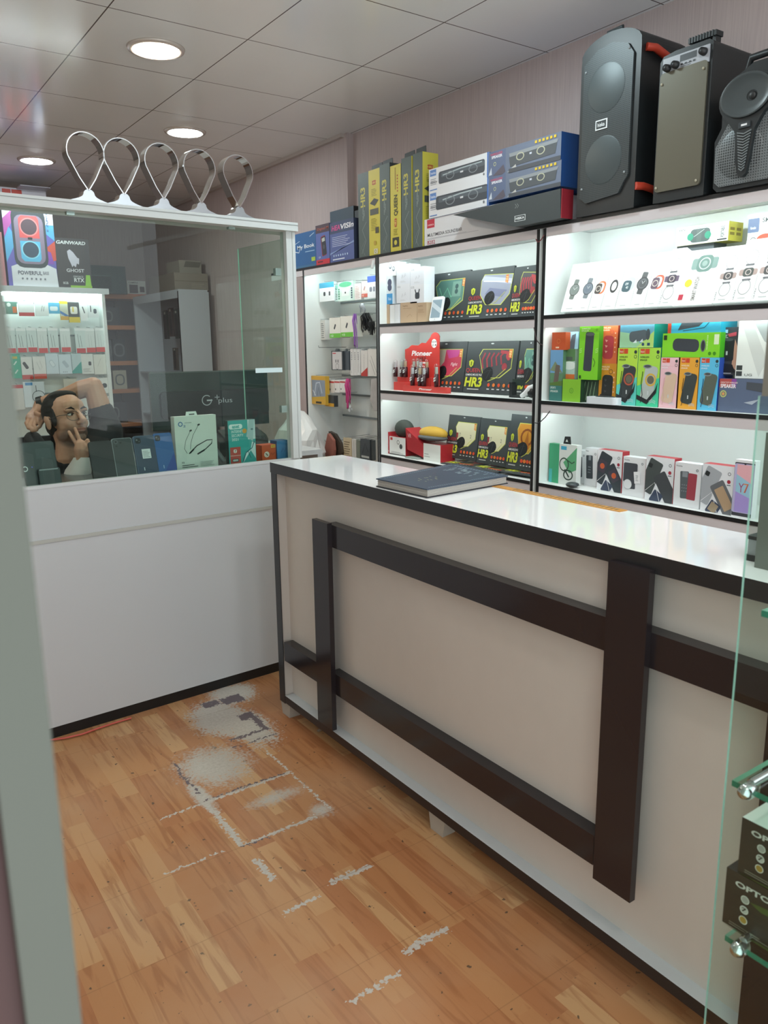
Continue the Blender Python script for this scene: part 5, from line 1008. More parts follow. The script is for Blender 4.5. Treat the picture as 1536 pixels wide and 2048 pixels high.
# ================================================================== goods standing behind the booth glass
LB = LZ-.0135
def bphone(px, lb, body, face, art=None, tilt=14, off=.035, mk='back', d=.009, name='smartphone', grp='phones standing on the booth ledge', cat='phone'):
    xl, yt, xr, yb = px; l = onb(xl, (yt+yb)/2, off); r = onb(xr, (yt+yb)/2, off); h = (onb(xl, yt, off).z-onb(xl, yb, off).z)
    t = phone(name, lb, 's' if mk == 's' else 'b', (r-l).length, h*1.02, d, (l.x, l.y, LB+.003), BA, tilt, body, face, art, cat, grp); return t
CAMS = lambda A: (A.rr(.22, .88, .14, .14, '#15181a', 0, .3), A.c(.17, .9, .022, '#6a7074'), A.c(.27, .86, .018, '#4a5054'))
bphone((48, 877, 116, 968), 'dark tablet with a white ring button at the left end of the booth ledge', '#2c3436', '#3c4648', lambda A: (A.r(.42, .62, .86, .84, '#465052'), A.ring(.04, .42, .06, .02, '#dfe4e6'), A.c(.25, .45, .015, '#6a6ad0'), A.r(.35, .05, .98, .38, '#323c3e')), mk='s', name='tablet', cat='tablet', grp=None)
bphone((78, 926, 122, 963), 'small black phone lying landscape before the dark tablet', '#23292a', '#384244', lambda A: A.r(.05, .88, .9, .95, '#8a9496'), off=.022, tilt=10)
bphone((184, 873, 231, 951), 'plain black phone right of the white sleeve cuff', '#16191b', '#1e2224', mk='s')
bphone((231, 869, 272, 948), 'graphite phone with a ringed camera at its top left', '#8a9094', '#3c4244', lambda A: (A.c(.2, .91, .05, '#5a6064'), A.c(.2, .91, .03, '#1c2022'), A.c(.2, .8, .025, '#22282a'), A.c(.42, .88, .03, '#22282a')))
bphone((274, 866, 317, 945), 'navy phone with a white paper label on its back', '#5a6a80', '#36465c', lambda A: (CAMS(A), A.r(.32, .42, .72, .66, '#dfe4e6'), A.lines(.36, .45, .7, .63, 5, '#8a9096'), A.r(.3, .12, .34, .2, '#c0c8d0')))
bphone((315, 863, 352, 943), 'bright blue phone beside the white neckband earphone box', '#2c5fa0', '#2f5f9c', lambda A: (CAMS(A), A.p([(.3, 0), (1, .5), (1, 0)], '#2a4a94'), A.r(.3, .12, .34, .2, '#a0b8d8')))
def a_neck(A):
    A.r(0, 0, 1, 1, '#d3dcd4'); A.ring(.14, .86, .045, .016, '#3a6aa0'); A.t('2', .2, .80, .26, .84, '#3a6aa0'); A.t('OXYGEN', .24, .87, .4, .89, '#5a6a70')
    A.ln([(.36, .72), (.24, .55), (.2, .4), (.26, .31)], .008, '#3a4040'); A.ln([(.56, .82), (.42, .64), (.36, .5), (.34, .38)], .008, '#3a4040'); A.rr(.37, .73, .05, .03, '#2c3030', 20); A.rr(.57, .83, .05, .03, '#2c3030', 20)
    A.ln([(.3, .3), (.5, .44), (.75, .53), (.88, .53), (.86, .46), (.7, .36), (.5, .28)], .018, '#23282a'); A.ln([(.32, .31), (.42, .38)], .03, '#23282a'); A.ln([(.5, .28), (.68, .35)], .03, '#23282a')
    A.t('E5', .12, .13, .18, .16, '#4a5050'); A.lines(.12, .05, .52, .12, 2, '#4a5050'); A.lines(.56, .05, .92, .15, 4, '#9aa49e')
t = BB('earphone_box', 'large pale box with neckband earphones drawn on it and a hanging tab', 'box', (351, 834, 434, 939), off=.07, d=.035, base=LB, front='#d3dcd4', side='#c3ccc6', art=a_neck)
me = t.data; w = max(v.co.x for v in me.vertices); h = max(v.co.z for v in me.vertices)
mb = MB(); mb.prism([(w*.3, h), (w*.32, h+.018), (w*.55, h+.018), (w*.58, h)], 'y', .01, .013, '#dfe6e0'); A = Art(mb, (w*.38, .01, h+.004), (1, 0, 0), (0, 0, 1), w*.13, .006, (0, -1, 0)); A.r(0, 0, 1, .8, '#3a4040'); mb.build('hang_tab', t)
def a_eset(A):
    A.r(0, 0, 1, 1, '#3fa9a5'); A.r(.72, .55, 1, 1, '#cfe0e0'); A.p([(.66, .62), (.78, 1), (.98, 1), (.9, .5)], '#aac4c6'); A.e(.88, .78, .05, .02, '#5a7a80'); A.rr(.28, .86, .34, .11, '#dff0ee', 0, .45); A.t('eset', .15, .82, .42, .9, '#3fa9a5', bold=.03)
    A.t('INTERNET', .12, .72, .55, .78, '#dff0ee'); A.t('SECURITY', .12, .63, .55, .69, '#dff0ee'); A.t('2021', .12, .54, .36, .6, '#dff0ee'); A.c(.6, .75, .055, '#d89a3c')
    A.p([(.5, .02), (.6, .25), (.8, .32), (.86, .5), (.98, .45), (.98, .1), (.8, .3)], '#cfe6e6'); A.ln([(.5, .05), (.62, .25), (.85, .35), (.95, .5)], .02, '#2a5a6a'); A.ln([(.7, .28), (.8, .12)], .012, '#2a5a6a')
    A.r(.04, .0, .42, .40, '#c0544c'); A.r(.04, .20, .42, .215, '#e0b0a8'); A.rr(.22, .31, .08, .08, '#eadfd8'); A.t('?', .2, .28, .25, .34, '#5a4a44'); A.rr(.22, .1, .16, .07, '#4a4444'); A.rr(.22, .1, .13, .045, '#b8c8c4')
BB('software_box', 'teal software box with red squares at its foot and a pale robot figure', 'box', (457, 842, 511, 927), off=.07, d=.03, base=LB, front='#3fa9a5', side='#2c3c3c', art=a_eset)
BB('speaker_cube', 'small orange box with a clock-like dial picture and yellow tag', 'box', (524, 891, 553, 921), off=.07, d=.06, base=LB, front='#c8552c', art=lambda A: (A.r(0, 0, 1, 1, '#c8552c'), A.r(.62, .8, .92, 1, '#e0b040'), A.t('11', .7, .84, .84, .95, '#5a3a20'), A.c(.32, .42, .18, '#e8dcd0'), A.c(.32, .42, .13, '#d8c8b8'), A.ln([(.24, .5), (.4, .34)], .05, '#3a2c24'), A.ln([(.6, .4), (.66, .5), (.72, .36), (.85, .5)], .04, '#7a3020')))
BB('earphone_box', 'small blue box at the right end of the booth ledge', 'box', (554, 882, 578, 919), off=.06, d=.06, base=LB, front='#3f7fb4', side='#2c5a8a', art=lambda A: (A.r(0, 0, 1, 1, '#3f7fb4'), A.ln([(.35, .4), (.5, .6), (.65, .4), (.75, .6)], .03, '#2c4a80')))
p = onb(440, 930, .12)
tag(MB().tube([(p.x+.02, p.y, LB+.012), (p.x-.02, p.y+.03, LB+.09), (p.x-.03, p.y+.05, LB+.14)], .011, '#6a7072', 10).build('selfie_stick'), 'grey metal stick leaning between the white earphone box and the teal box', 'stick')
p = onb(527, 885, .2); mb = MB(); random.seed(9)
for i in range(14): a = random.random()*6; mb.add([(0, 0, 0), (.05*math.cos(a), .03*math.sin(a), .02+.03*random.random()), (.05*math.cos(a+1), .03*math.sin(a+1), .03*random.random())], [(0, 1, 2)], M('#b8bcbc', .2, .7))
mb.box(-.04, .04, -.02, .02, -.0, .035, M('#8a8f90', .3, .5)); tag(mb.build('foil_bag', loc=(p.x, p.y, LB)), 'crumpled silver foil bag behind the small orange box', 'bag')
# desk, monitor and printer behind the booth
t = empty('desk', 'white desk behind the booth carrying the black monitor', 'desk', (1.2, 3.65, 0))
MB().box(0, .95, 0, .55, .94, .965, '#b9bcbc').build('desk_top', t); [MB().box(x, x+.03, 0, .5, 0, .94, '#b9bcbc').build('leg', t) for x in (.0, .92)]
m0, m1 = ony(298, 745, 3.86), ony(534, 738, 3.86)
t = empty('monitor', 'black computer monitor seen from behind with a pale grey logo', 'monitor', (m0.x, 3.86, .965)); w = m1.x-m0.x; zt = m0.z-.965; zb = ony(318, 862, 3.86).z-.965
mb = MB(); mb.box(0, w, 0, .02, zb, zt, M('#34403f', .25)); mb.box(0, w, -.001, .0, zt-.006, zt, '#59615f'); mb.build('back_panel', t, bevel=.003)
mb = MB(); mb.prism(rrect(w*.92, (zt-zb)*.46, .02, 5, w*.07, zb+(zt-zb)*.20), 'y', -.018, -.0005, M('#2c3136', .3)); A = Art(mb, (w*.40, -.0185, zb+(zt-zb)*.36), (1, 0, 0), (0, 0, 1), w*.26, (zt-zb)*.26, (0, -1, 0))
A.ring(.16, .5, .36, .06, '#b8bec2'); A.r(.16, .44, .34, .54, '#b8bec2'); A.r(.26, .55, .4, .85, '#2c3136'); A.r(.42, .66, .58, .70, '#b8bec2'); A.r(.49, .52, .51, .84, '#b8bec2'); A.t('plus', .54, .18, 1, .62, '#b8bec2', bold=-.005)
mb.build('housing', t, bevel=.004)
MB().box(w*.45, w*.55, .0, .03, 0, zb, '#1c2022').build('stand_neck', t); MB().box(w*.3, w*.7, -.06, .14, 0, .012, '#1c2022').build('stand_foot', t)
p0, p1 = ony(432, 845, 3.66), ony(545, 883, 3.66)
t = empty('receipt_printer', 'black desk printer with sloping lid in front of the monitor', 'printer', (1.56, 3.655, .9655))
MB().prism([(0, 0), (.09, 0), (.09, .12), (.02, .10), (0, .08)], 'x', 0, .27, '#33383a').build('housing', t, bevel=.004); MB().prism([(.0, .083), (.02, .103), (.085, .122), (.085, .135), (.0, .1)], 'x', .03, .25, '#4d5355').build('lid', t)
# ------------------------------------------------------------------ far end of the shop
FY = 6.42
t = empty('accessory_wall', 'brightly lit white rack of hanging phone accessories at the far left behind the man', 'display rack', (0, 0, 0))
PX = 1.85; mb = MB(); mb.box(.35, PX, FY+.12, FY+.135, .2, 1.93, INW); mb.build('back_panel', t)
MB().box(PX-.02, PX+.004, FY-.0, FY+.135, .2, 1.93, INW).build('side_panel', t); MB().box(.35, .37, FY, FY+.135, .2, 1.93, INW).build('side_panel', t)
MB().box(.35, PX+.03, FY-.03, FY+.3, 1.93, 1.972, '#c8ccce').build('top_board', t); MB().box(.35, PX, FY, FY+.135, .0, .2, INW).build('plinth', t)
MB().box(.4, PX-.03, FY+.0, FY+.02, 1.905, 1.925, M('#f4ffff', .5, 0, LED*1.3)).build('led_strip', t)
for z in (1.86, 1.62, 1.37, 1.18): MB().box(.37, PX-.02, FY+.112, FY+.12, z-.006, z+.006, '#8f9598').build('slat_rail', t)
def ypack(name, lb, cat, px, front, art=None, Y=FY+.03, d=.012, grp='packs on the far accessory wall'):
    o = YB(name, lb, cat, px, Y, d, front=front, art=art, group=grp); me = o.data; w = max(v.co.x for v in me.vertices); h = max(v.co.z for v in me.vertices)
    MB().tube([(w*.5, -.01, h+.006), (w*.5, FY+.115-Y, h+.012)], .002, '#9aa0a2', 6).build('wire_hook', o); return o
def a_cb(A): A.r(0, 0, 1, 1, '#cfdcda'); A.r(0, .9, 1, 1, '#eceeee'); A.r(.05, .0, .95, .2, '#c83c3c'); A.ln([(.35, .22), (.25, .75)], .012, '#33383a'); A.ln([(.6, .22), (.5, .7)], .012, '#33383a'); A.r(.05, .19, .95, .205, '#eceeee')
def a_cl(A): A.r(0, 0, 1, 1, '#d6dedc'); A.r(0, .9, 1, 1, '#eceeee'); A.r(.05, .0, .95, .2, '#cf4440'); A.ln([(.35, .22), (.3, .75)], .010, '#a9b4b4'); A.ln([(.6, .22), (.55, .7)], .010, '#a9b4b4')
def a_bl(A): A.r(0, .3, 1, 1, '#e4ecee'); A.r(0, 0, 1, .3, '#7fc4de')
R1 = [((0, 603, 10, 629), '#8a8f8c', 'dark framed card cut off at the left end of the far wall, top row', lambda A: (A.r(0, 0, 1, 1, '#9a9f9c'), A.e(.5, .7, .4, .2, '#dfe4e0'))),
      ((11, 603, 34, 628), '#5a8a78', 'green card with orange corner in the top row of the far wall', lambda A: (A.r(0, 0, 1, 1, '#5f8f80'), A.r(.6, .1, .95, .6, '#d8763c'), A.c(.3, .75, .16, '#dfe8e4'))),
      ((37, 603, 68, 632), '#eceeee', 'white square card with a red foot in the top row of the far wall', lambda A: (A.r(0, 0, 1, 1, '#eceeee'), A.r(0, 0, 1, .25, '#c8403c'))),
      ((70, 600, 97, 632), '#e8eeee', 'white card showing two earphone stems in the top row of the far wall', lambda A: (A.r(0, 0, 1, 1, '#e9efef'), A.ln([(.45, .3), (.55, .65)], .03, '#7c8688'), A.ln([(.6, .3), (.68, .6)], .03, '#7c8688'))),
      ((96, 605, 119, 627), '#5ab4dc', 'sky blue rounded pack in the top row of the far wall', lambda A: (A.rr(.5, .5, .95, .95, '#5ab4dc'), A.rr(.5, .45, .7, .4, '#e6f2f6'))),
      ((120, 602, 136, 640), '#d8c040', 'yellow and blue pack left of the black and yellow one', lambda A: (A.r(0, 0, 1, 1, '#c8ccb8'), A.r(0, .85, 1, 1, '#d8c83c'), A.p([(0, .5), (1, .25), (1, .1), (0, .35)], '#4a7ab4'), A.r(0, 0, 1, .2, '#d8a83c'))),
      ((137, 604, 159, 645), '#4a4e50', 'black and yellow pack, lowest reaching in the top row of the far wall', lambda A: (A.r(0, 0, 1, 1, '#4a4e50'), A.r(0, 0, 1, .27, '#e0c62c'), A.rr(.5, .6, .34, .36, '#e0e0d8', 0, .2), A.r(.35, .52, .5, .76, '#e0c860'))),
      ((160, 604, 175, 641), '#eceeee', 'white card with a dark car charger in the far wall top row', lambda A: (A.r(0, 0, 1, 1, '#eceeee'), A.ln([(.35, .75), (.6, .4)], .06, '#5a6064'))),
      ((176, 603, 197, 635), '#e6ecee', 'white card with two dark gadgets at the right end of the top row', lambda A: (A.r(0, 0, 1, 1, '#e9eef0'), A.rr(.65, .4, .2, .3, '#55606a', 0, .4), A.ln([(.25, .35), (.25, .75)], .06, '#4a5056')))]
for px, c, lb, ar in R1: ypack('accessory_pack', lb, 'pack', px, c, ar)
nm = ['first', 'second', 'third', 'fourth', 'fifth', 'sixth', 'seventh', 'eighth', 'ninth']
for i, x in enumerate((11, 33, 54, 75, 97, 121, 151, 171, 190)):
    ypack('cable_pack', 'red-footed cable card on the far wall, %s from the left in its row' % nm[i], 'cable', (x, 656+(i % 2), x+20, 706-(i % 3)), '#cfdcda', a_cb if i in (0, 1, 2, 4, 6) else a_cl)
R3 = [((22, 708, 42, 757), '#3fae90', 'emerald green card with white plugs, third row of the far wall', lambda A: (A.r(0, 0, 1, 1, '#3fae90'), A.r(.2, .8, .7, .9, '#c8b84a'), A.ln([(.3, .55), (.6, .7)], .05, '#d8ece4'), A.ln([(.35, .2), (.65, .35)], .05, '#d8ece4'))),
      ((43, 714, 65, 759), '#e3e3e1', 'white card with black oval reader and red foot in the third row', lambda A: (A.r(0, 0, 1, 1, '#e3e3e1'), A.r(0, 0, 1, .2, '#c8463c'), A.rr(.4, .62, .14, .34, '#34383a', 30, .4))),
      ((67, 713, 92, 758), '#e4e3e0', 'white card with outlined adapter and red foot in the third row', lambda A: (A.r(0, 0, 1, 1, '#e4e3e0'), A.r(0, 0, 1, .22, '#cf5a48'), A.ln([(.3, .75), (.5, .4), (.7, .5), (.55, .8)], .01, '#9a9e9e'))),
      ((92, 707, 117, 748), '#cfdde6', 'pale blue card with a charger outline, left of two alike', lambda A: (A.r(0, 0, 1, 1, '#cfdde6'), A.rr(.5, .5, .2, .36, '#b4c6d0', 30, .3), A.rr(.5, .5, .15, .3, '#dce6ec', 30, .3))),
      ((118, 709, 144, 748), '#cfdde6', 'pale blue card with a charger outline, right of two alike', lambda A: (A.r(0, 0, 1, 1, '#cfdde6'), A.rr(.5, .5, .18, .4, '#b4c2ce', 35, .3), [A.c(.3+.13*i, .1, .02, '#5a646c') for i in range(3)])),
      ((143, 707, 163, 747), '#5fb4a8', 'teal wave patterned card in the third row', lambda A: (A.r(0, 0, 1, 1, '#bcd0d4'), A.p([(.0, .1), (1, .6), (1, 0), (0, 0)], '#3f9f94'))),
      ((163, 708, 187, 748), '#dfe0dc', 'white card with dark plug and green tab, third row', lambda A: (A.r(0, 0, 1, 1, '#dfe0dc'), A.rr(.7, .52, .14, .2, '#44484c', 0, .3), A.lines(.1, .1, .8, .3, 3, '#9a9e9a'))),
      ((188, 709, 212, 749), '#dddcd4', 'cream card with thin outline, rightmost in the third row', lambda A: (A.r(0, 0, 1, 1, '#dddcd4'), A.ln([(.3, .4), (.6, .8)], .01, '#8a8c88')))]
for px, c, lb, ar in R3: ypack('charger_pack', lb, 'charger', px, c, ar)
R4 = [((48, 764, 90, 815), '#dbe3ea', 'white and blue cable card directly above the wrist of the man', lambda A: (A.r(0, 0, 1, 1, '#dde5ec'), A.r(.1, .86, .45, .97, '#4a90c8'), A.ring(.7, .4, .25, .02, '#3a4048', 1, 16), A.ln([(.6, .6), (.6, .85)], .02, '#4a5056'))),
      ((24, 770, 48, 820), '#d8d4d0', 'white card with red header at the left of the fourth row', lambda A: (A.r(0, 0, 1, 1, '#dad6d2'), A.r(0, .86, 1, 1, '#c8403c'))),
      ((128, 758, 154, 790), '#d6d2c8', 'cream card partly hidden by the raised forearm', plain('#d6d2c8')),
      ((193, 756, 217, 787), '#dfdfdb', 'white card with a black speaker right of the elbow', lambda A: (A.r(0, 0, 1, 1, '#dfdfdb'), A.rr(.68, .5, .3, .3, '#33383a', 0, .4), A.ln([(.3, .2), (.3, .5)], .04, '#33383a'))),
      ((200, 793, 222, 826), '#e0d4d0', 'pinkish card hanging below the black speaker card', plain('#e0d4d0'))]
for px, c, lb, ar in R4: ypack('accessory_pack', lb, 'pack', px, c, ar)
TB = 1.9725
def a_power(A):
    A.r(0, 0, 1, 1, '#6a62b4'); A.p([(0, .62), (.3, .95), (0, 1)], '#b85aa8'); A.p([(0, .3), (.25, .6), (.1, .75), (0, .6)], '#5aa8d8'); A.p([(.75, .95), (1, .9), (1, .6), (.8, .7)], '#5aa8d8'); A.p([(.72, .3), (1, .35), (1, .6), (.8, .5)], '#d0503c'); A.p([(.6, .3), (.95, .3), (.9, .45), (.7, .5)], '#8a4ab0'); A.p([(.0, .85), (.25, 1), (0, 1)], '#e0dfe6'); A.r(.82, .8, 1, 1, '#dfe2ee')
    A.p([(.08, 0), (1, 0), (.98, .24), (.72, .31), (.4, .24), (.2, .28), (.08, .25)], '#dcdce2')
    A.rr(.5, .62, .42, .76, '#3a4046', 0, .25); A.rr(.5, .6, .36, .62, '#8a7a90', 0, .25); A.p([(.3, .62), (.3, .86), (.36, .9), (.66, .9), (.7, .86), (.7, .62)], '#d85a5c'); A.p([(.3, .58), (.3, .36), (.36, .32), (.66, .32), (.7, .36), (.7, .58)], '#5cb4dc'); A.c(.5, .76, .1, '#55404a'); A.c(.5, .47, .1, '#34465a'); A.ring(.5, .76, .115, .015, '#e88a8c'); A.ring(.5, .47, .115, .015, '#8ad0e8')
    A.r(.46, .6, .55, .63, '#20242a'); A.t('POWERFUL', .2, .15, .68, .2, '#5a5a6a', bold=.02); A.t('BASS', .7, .16, .82, .2, '#7a7a86')
    for i in range(6): A.c(.28+.09*i, .1, .012, '#7a7a86')
    A.t('8" ZQN12', .85, .72, .9, .95, '#5a6a9a', rot=90)
YB('party_speaker_box', 'tall colourful speaker box with red and blue lit speaker, top left behind glass', 'box', (10, 412, 110, 567), FY, .2, base=TB, front='#6a62b4', side='#4a4a80', art=a_power)
def a_ghost(A):
    A.r(0, 0, 1, 1, '#3a3638'); A.t('GAINWARD', .05, .88, .9, .95, '#d8dadc', bold=.03, shear=.2)
    for i in range(8): A.ln([(.1+.1*i, .3), (.2+.09*i, .8)], .006, '#5a4a48')
    A.p([(.36, .6), (.34, .74), (.42, .78), (.52, .72), (.62, .62), (.68, .6), (.66, .48), (.6, .5), (.56, .42), (.5, .46), (.46, .42), (.42, .5)], '#c3bfcc'); A.t('GHOST', .28, .32, .8, .39, '#d0cfd4', bold=.02); A.p([(.38, .05), (.42, .28), (.98, .28), (.98, .05)], '#3a3a3c'); A.t('RTX', .48, .12, .78, .2, '#dfe0e0', bold=.02); A.t('GEFORCE', .46, .21, .76, .25, '#b8baba'); A.p([(.8, .05), (.84, .27), (.96, .27), (.98, .05)], '#8ac03c'); A.r(.36, 0, 1, .05, '#8ab03c'); A.t('8GB', .15, .07, .3, .12, '#c8caca')
YB('graphics_card_box', 'black box with a pale ghost figure and green corner beside the colourful box', 'box', (112, 475, 180, 568), FY, .08, base=TB, front='#3a3638', side='#2c2a2c', art=a_ghost)
YB('printed_box', 'narrow pinkish box edge at the far left of the high board', 'box', (-30, 462, 8, 566), FY, .1, base=TB, front='#c07a80')
# shelves of orange wood on the far wall
RY = 7.85
t = empty('wooden_shelf_rack', 'dim open rack with orange wooden boards at the far end', 'shelf unit', (0, 0, 0))
for z in (2.03, 1.74, 1.40, 1.13, .8): MB().box(1.6, 2.76, RY, RY+.35, z-.04, z, M('#d08450', .45, noise=.15)).build('shelf', t)
for x in (1.6, 2.05, 2.445): MB().box(x, x+.025, RY+.3, RY+.35, 0, 2.03, '#4a3c34').build('upright', t)
MB().box(1.6, 2.76, RY+.35, RY+.36, 0, 2.03, '#4b433e').build('back_panel', t)
for i, (x0, x1, z, h, c, lb) in enumerate(((2.18, 2.40, 1.74, .17, '#3f4244', 'dark box on the second wooden board from the top'), (2.2, 2.3, 1.40, .2, '#5a5e62', 'grey box with rounded picture on the third wooden board'), (2.31, 2.43, 1.40, .21, '#2f3436', 'dark case on the third wooden board'), (2.14, 2.28, 1.13, .15, '#4a4444', 'brown-black box on the fourth wooden board'), (2.29, 2.42, 1.13, .18, '#c8c0ae', 'cream box on the fourth wooden board'), (2.15, 2.4, .8, .2, '#3a3a3e', 'black box on the lowest visible wooden board'))):
    carton('storage_box', lb, 'box', (x0, RY+.02, z+.0005), x1-x0, h, .2, c, lambda A, c=c: (A.r(0, 0, 1, 1, c), A.rr(.5, .5, .5, .6, '#6a6e70', 0, .4), A.rr(.5, .5, .36, .45, c, 0, .4)), group='boxes on the wooden rack')
o = carton('monitor_carton', 'dark teal equipment carton high on the wooden rack', 'box', (1.95, RY-.1, 2.0305), .50, .25, .3, '#33494a', lambda A: (A.r(0, 0, 1, 1, '#33494a'), A.r(.35, .05, .72, .62, '#2c3c3e'), A.r(.35, .62, .72, .65, '#4a6062'), A.p([(.1, 0), (.34, .7), (.34, 0)], '#26302f')))
YB('camera_box', 'white and orange box with dark device picture, leaning high on the rack', 'box', (254, 561, 291, 586), RY+.01, .14, base=2.0305, front='#dddcd8', side='#cbb9a4', top='#d8603c', art=lambda A: (A.r(0, 0, 1, 1, '#dddcd8'), A.r(.12, .12, .58, .72, '#4a3a3a'), A.r(.68, .2, .93, .6, '#4a3434'), A.t('CAMERA', .1, .8, .6, .92, '#5a5a5a'), A.r(0, 0, 1, .06, '#c8643c')))
# white cabinet standing along the right wall at the back
t = empty('rear_cabinet', 'white open cabinet with plain end panel at the back, seen through the glass', 'cabinet', (0, 0, 0))
WP = M('#b7b9bf', .45)
MB().box(2.5, 2.77, 6.55, 6.575, 0, 1.985, WP, l=BLACK).build('end_panel', t); MB().box(2.5, 2.77, 7.72, 7.745, 0, 1.985, WP).build('end_panel', t); MB().box(2.76, 2.78, 6.575, 7.72, 0, 1.985, WP).build('back_panel', t)
MB().box(2.5, 2.76, 6.55, 7.745, 1.985, 2.0, WP, u='#3a3c3e').build('top_board', t); MB().box(2.5, 2.515, 6.575, 7.72, 1.93, 1.985, WP).build('fascia', t)
for z in (.9, 1.3, .5): MB().box(2.51, 2.76, 6.575, 7.72, z-.016, z, WP).build('shelf', t)
random.seed(21)
for i, (y, z, c, lb) in enumerate(((6.72, 1.62, '#8f9496', 'white-framed phone case box nearest in the rear cabinet'), (6.86, 1.60, '#3c4a46', 'dark hanging pack second in the rear cabinet'), (7.0, 1.62, '#4a4444', 'brown hanging pack third in the rear cabinet'), (7.14, 1.6, '#2f3a38', 'green-black hanging pack fourth in the rear cabinet'), (6.74, 1.32, '#8a7a5c', 'yellow-brown pack low and nearest in the rear cabinet'), (6.95, 1.32, '#5c5650', 'grey-brown pack low in the middle of the rear cabinet'))):
    h = .25 if z > 1.5 else .2
    carton('phone_case_pack', lb, 'pack', (2.6, y+.09, z), .09, h, .02, c, lambda A, c=c: (A.r(0, 0, 1, 1, '#c9cbcb' if i == 0 else c), A.rr(.5, .48, .22, .8, '#2f3436', 0, .2), A.r(.3, .88, .7, .96, '#a8a89c')), rotz=RZ, group='packs in the rear cabinet')
    if z > 1.5: MB().tube([(2.592, y+.045, z+h+.008), (2.759, y+.045, z+h+.012)], .0025, '#8a9092', 6).build('wire_hook', t)
    else: bpy.context.view_layer.update()
o = carton('large_carton', 'big flat grey-brown carton lying on top of the rear cabinet', 'box', (2.50, 6.62, 2.0005), .30, .14, .64, '#8f857a', lambda A: (A.r(0, 0, 1, 1, '#8f857a'), A.r(0, .5, 1, .54, '#7a7064'), A.lines(.5, .12, .95, .45, 3, '#a09688')), side='#7f766c')
carton('small_carton', 'pale open box on top of the big flat carton', 'box', (2.58, 6.70, 2.141), .2, .11, .3, '#9a9288', lambda A: (A.r(0, 0, 1, 1, '#9a9288'), A.p([(.2, .5), (.9, .5), (1, .9), (.3, .95)], '#6f6a62')))
# things high at the far left
AY = 6.95; q0, q1 = ony(-60, 378, AY), ony(93, 399, AY); z1 = min(ony(30, 376, AY).z, CZ-.002)
t = empty('wall_sign_box', 'white box with two small red stickers high at the far left above the booth', 'box', (q0.x, AY, z1-.12)); mb = MB(); w = q1.x-q0.x; mb.box(0, w, 0, .18, 0, .12, '#d6d4da'); mb.build('housing', t, bevel=.004)
s0, s1, s2_ = [ony(x, 383, AY).x-q0.x for x in (4, 22, 43)]
for a, b in ((s0, s1-.003), (s1+.003, s2_)): MB().box(a, b, -.002, -.0003, .075, .108, '#c9402c').build('red_sticker', t)
MB().box(w*.6, w, -.16, .0-.0005, .115, .12, '#c4c2c8').build('flap', t)
# ------------------------------------------------------------------ the glass showcase at the right edge
GX = .85; e0 = onx(1408, 2040, GX); zt = onx(1522, 792, GX).z
t = empty('glass_showcase', 'glass showcase with green-edged glass shelves at the right edge of the photo', 'display case', (0, 0, 0))
GY = e0.y; MB().box(GX, GX+.0045, -.15, GY, .08, zt, GLASS, b='#7fa294', u='#7fa294').build('front_glass', t)
MB().box(GX, GX+.012, -.15, GY-.004, zt, zt+.45, M('#6f6c62', .5)).build('header_board', t)
MB().box(GX, 1.2, -.15, GY, .0, .08, '#2a2627').build('plinth', t); MB().box(GX+.0, 1.2, -.17, -.15, .08, zt+.45, '#3a3436').build('end_panel', t); MB().box(1.0, 1.03, -.149, -.12, .08, zt+.3, '#3a3436').build('shelf_post', t)
c1, c2, c3 = onx(1464, 1560, .88), onx(1523, 1220, .88), onx(1450, 1870, .88)
for i, c in enumerate((c1, c2, c3)):
    g = MB().box(.88, 1.14, -.149, c.y, c.z-.008, c.z, glassmat('shelf_glass_%d' % i, '#dcebe4') if i == 0 else GLASS, l=GREEN, b=GREENL).build('glass_shelf', t); g['label'] = 'green-edged glass shelf'
    if i != 1:
        mb = MB(); yk = c.y-.022; mb.lathe([(0, -.013), (.007, -.011), (.010, -.004), (.010, .009), (.007, .014), (0, .015)], CHROME, 20, (.878, yk, c.z-.004), 'x'); mb.tube([(.885, yk, c.z+.004), (.93, yk, c.z+.004)], .006, CHROME); mb.build('shelf_clip', t)
def a_opt(A):
    A.r(0, 0, 1, 1, '#353029'); A.p([(.2, .62), (1, .9), (1, .7), (.3, .55)], '#4a5a2c'); A.t('OPTONICA', .08, .77, .62, .87, '#d0cec6', bold=.03); A.t('LED PANEL', .66, .78, .92, .84, '#a8a69c')
    A.c(.72, .38, .36, '#b9b2a4'); A.ring(.72, .38, .36, .03, '#cfc8ba'); A.ring(.72, .38, .2, .01, '#a8a194')
    for i, c in enumerate(('#a9a69e', '#c0bdb5', '#a8863c')): A.c(.17, .62-.18*i, .07, c); A.ring(.17, .62-.18*i, .07, .012, '#dcdad0')
    A.t('7', .15, .41, .19, .48, '#353029'); A.lines(.06, .06, .4, .14, 2, '#8a8678'); A.p([(0, 0), (1, 0), (1, .08), (.4, .04)], '#4a5a2c')
o1 = carton('led_panel_box', 'black square lamp box with round white panel picture, lower one in the showcase', 'box', (.9, .497, c3.z+.0005), .17, .083, .11, '#353029', a_opt, side='#2c2824', rotz=RZ, group='lamp boxes in the glass showcase')
o2 = carton('led_panel_box', 'black square lamp box with white top, stacked on the other in the showcase', 'box', (.903, .484, c3.z+.0845), .17, .079, .11, '#353029', a_opt, side='#2c2824', top='#e4e4e0', rotz=RZ, group='lamp boxes in the glass showcase')
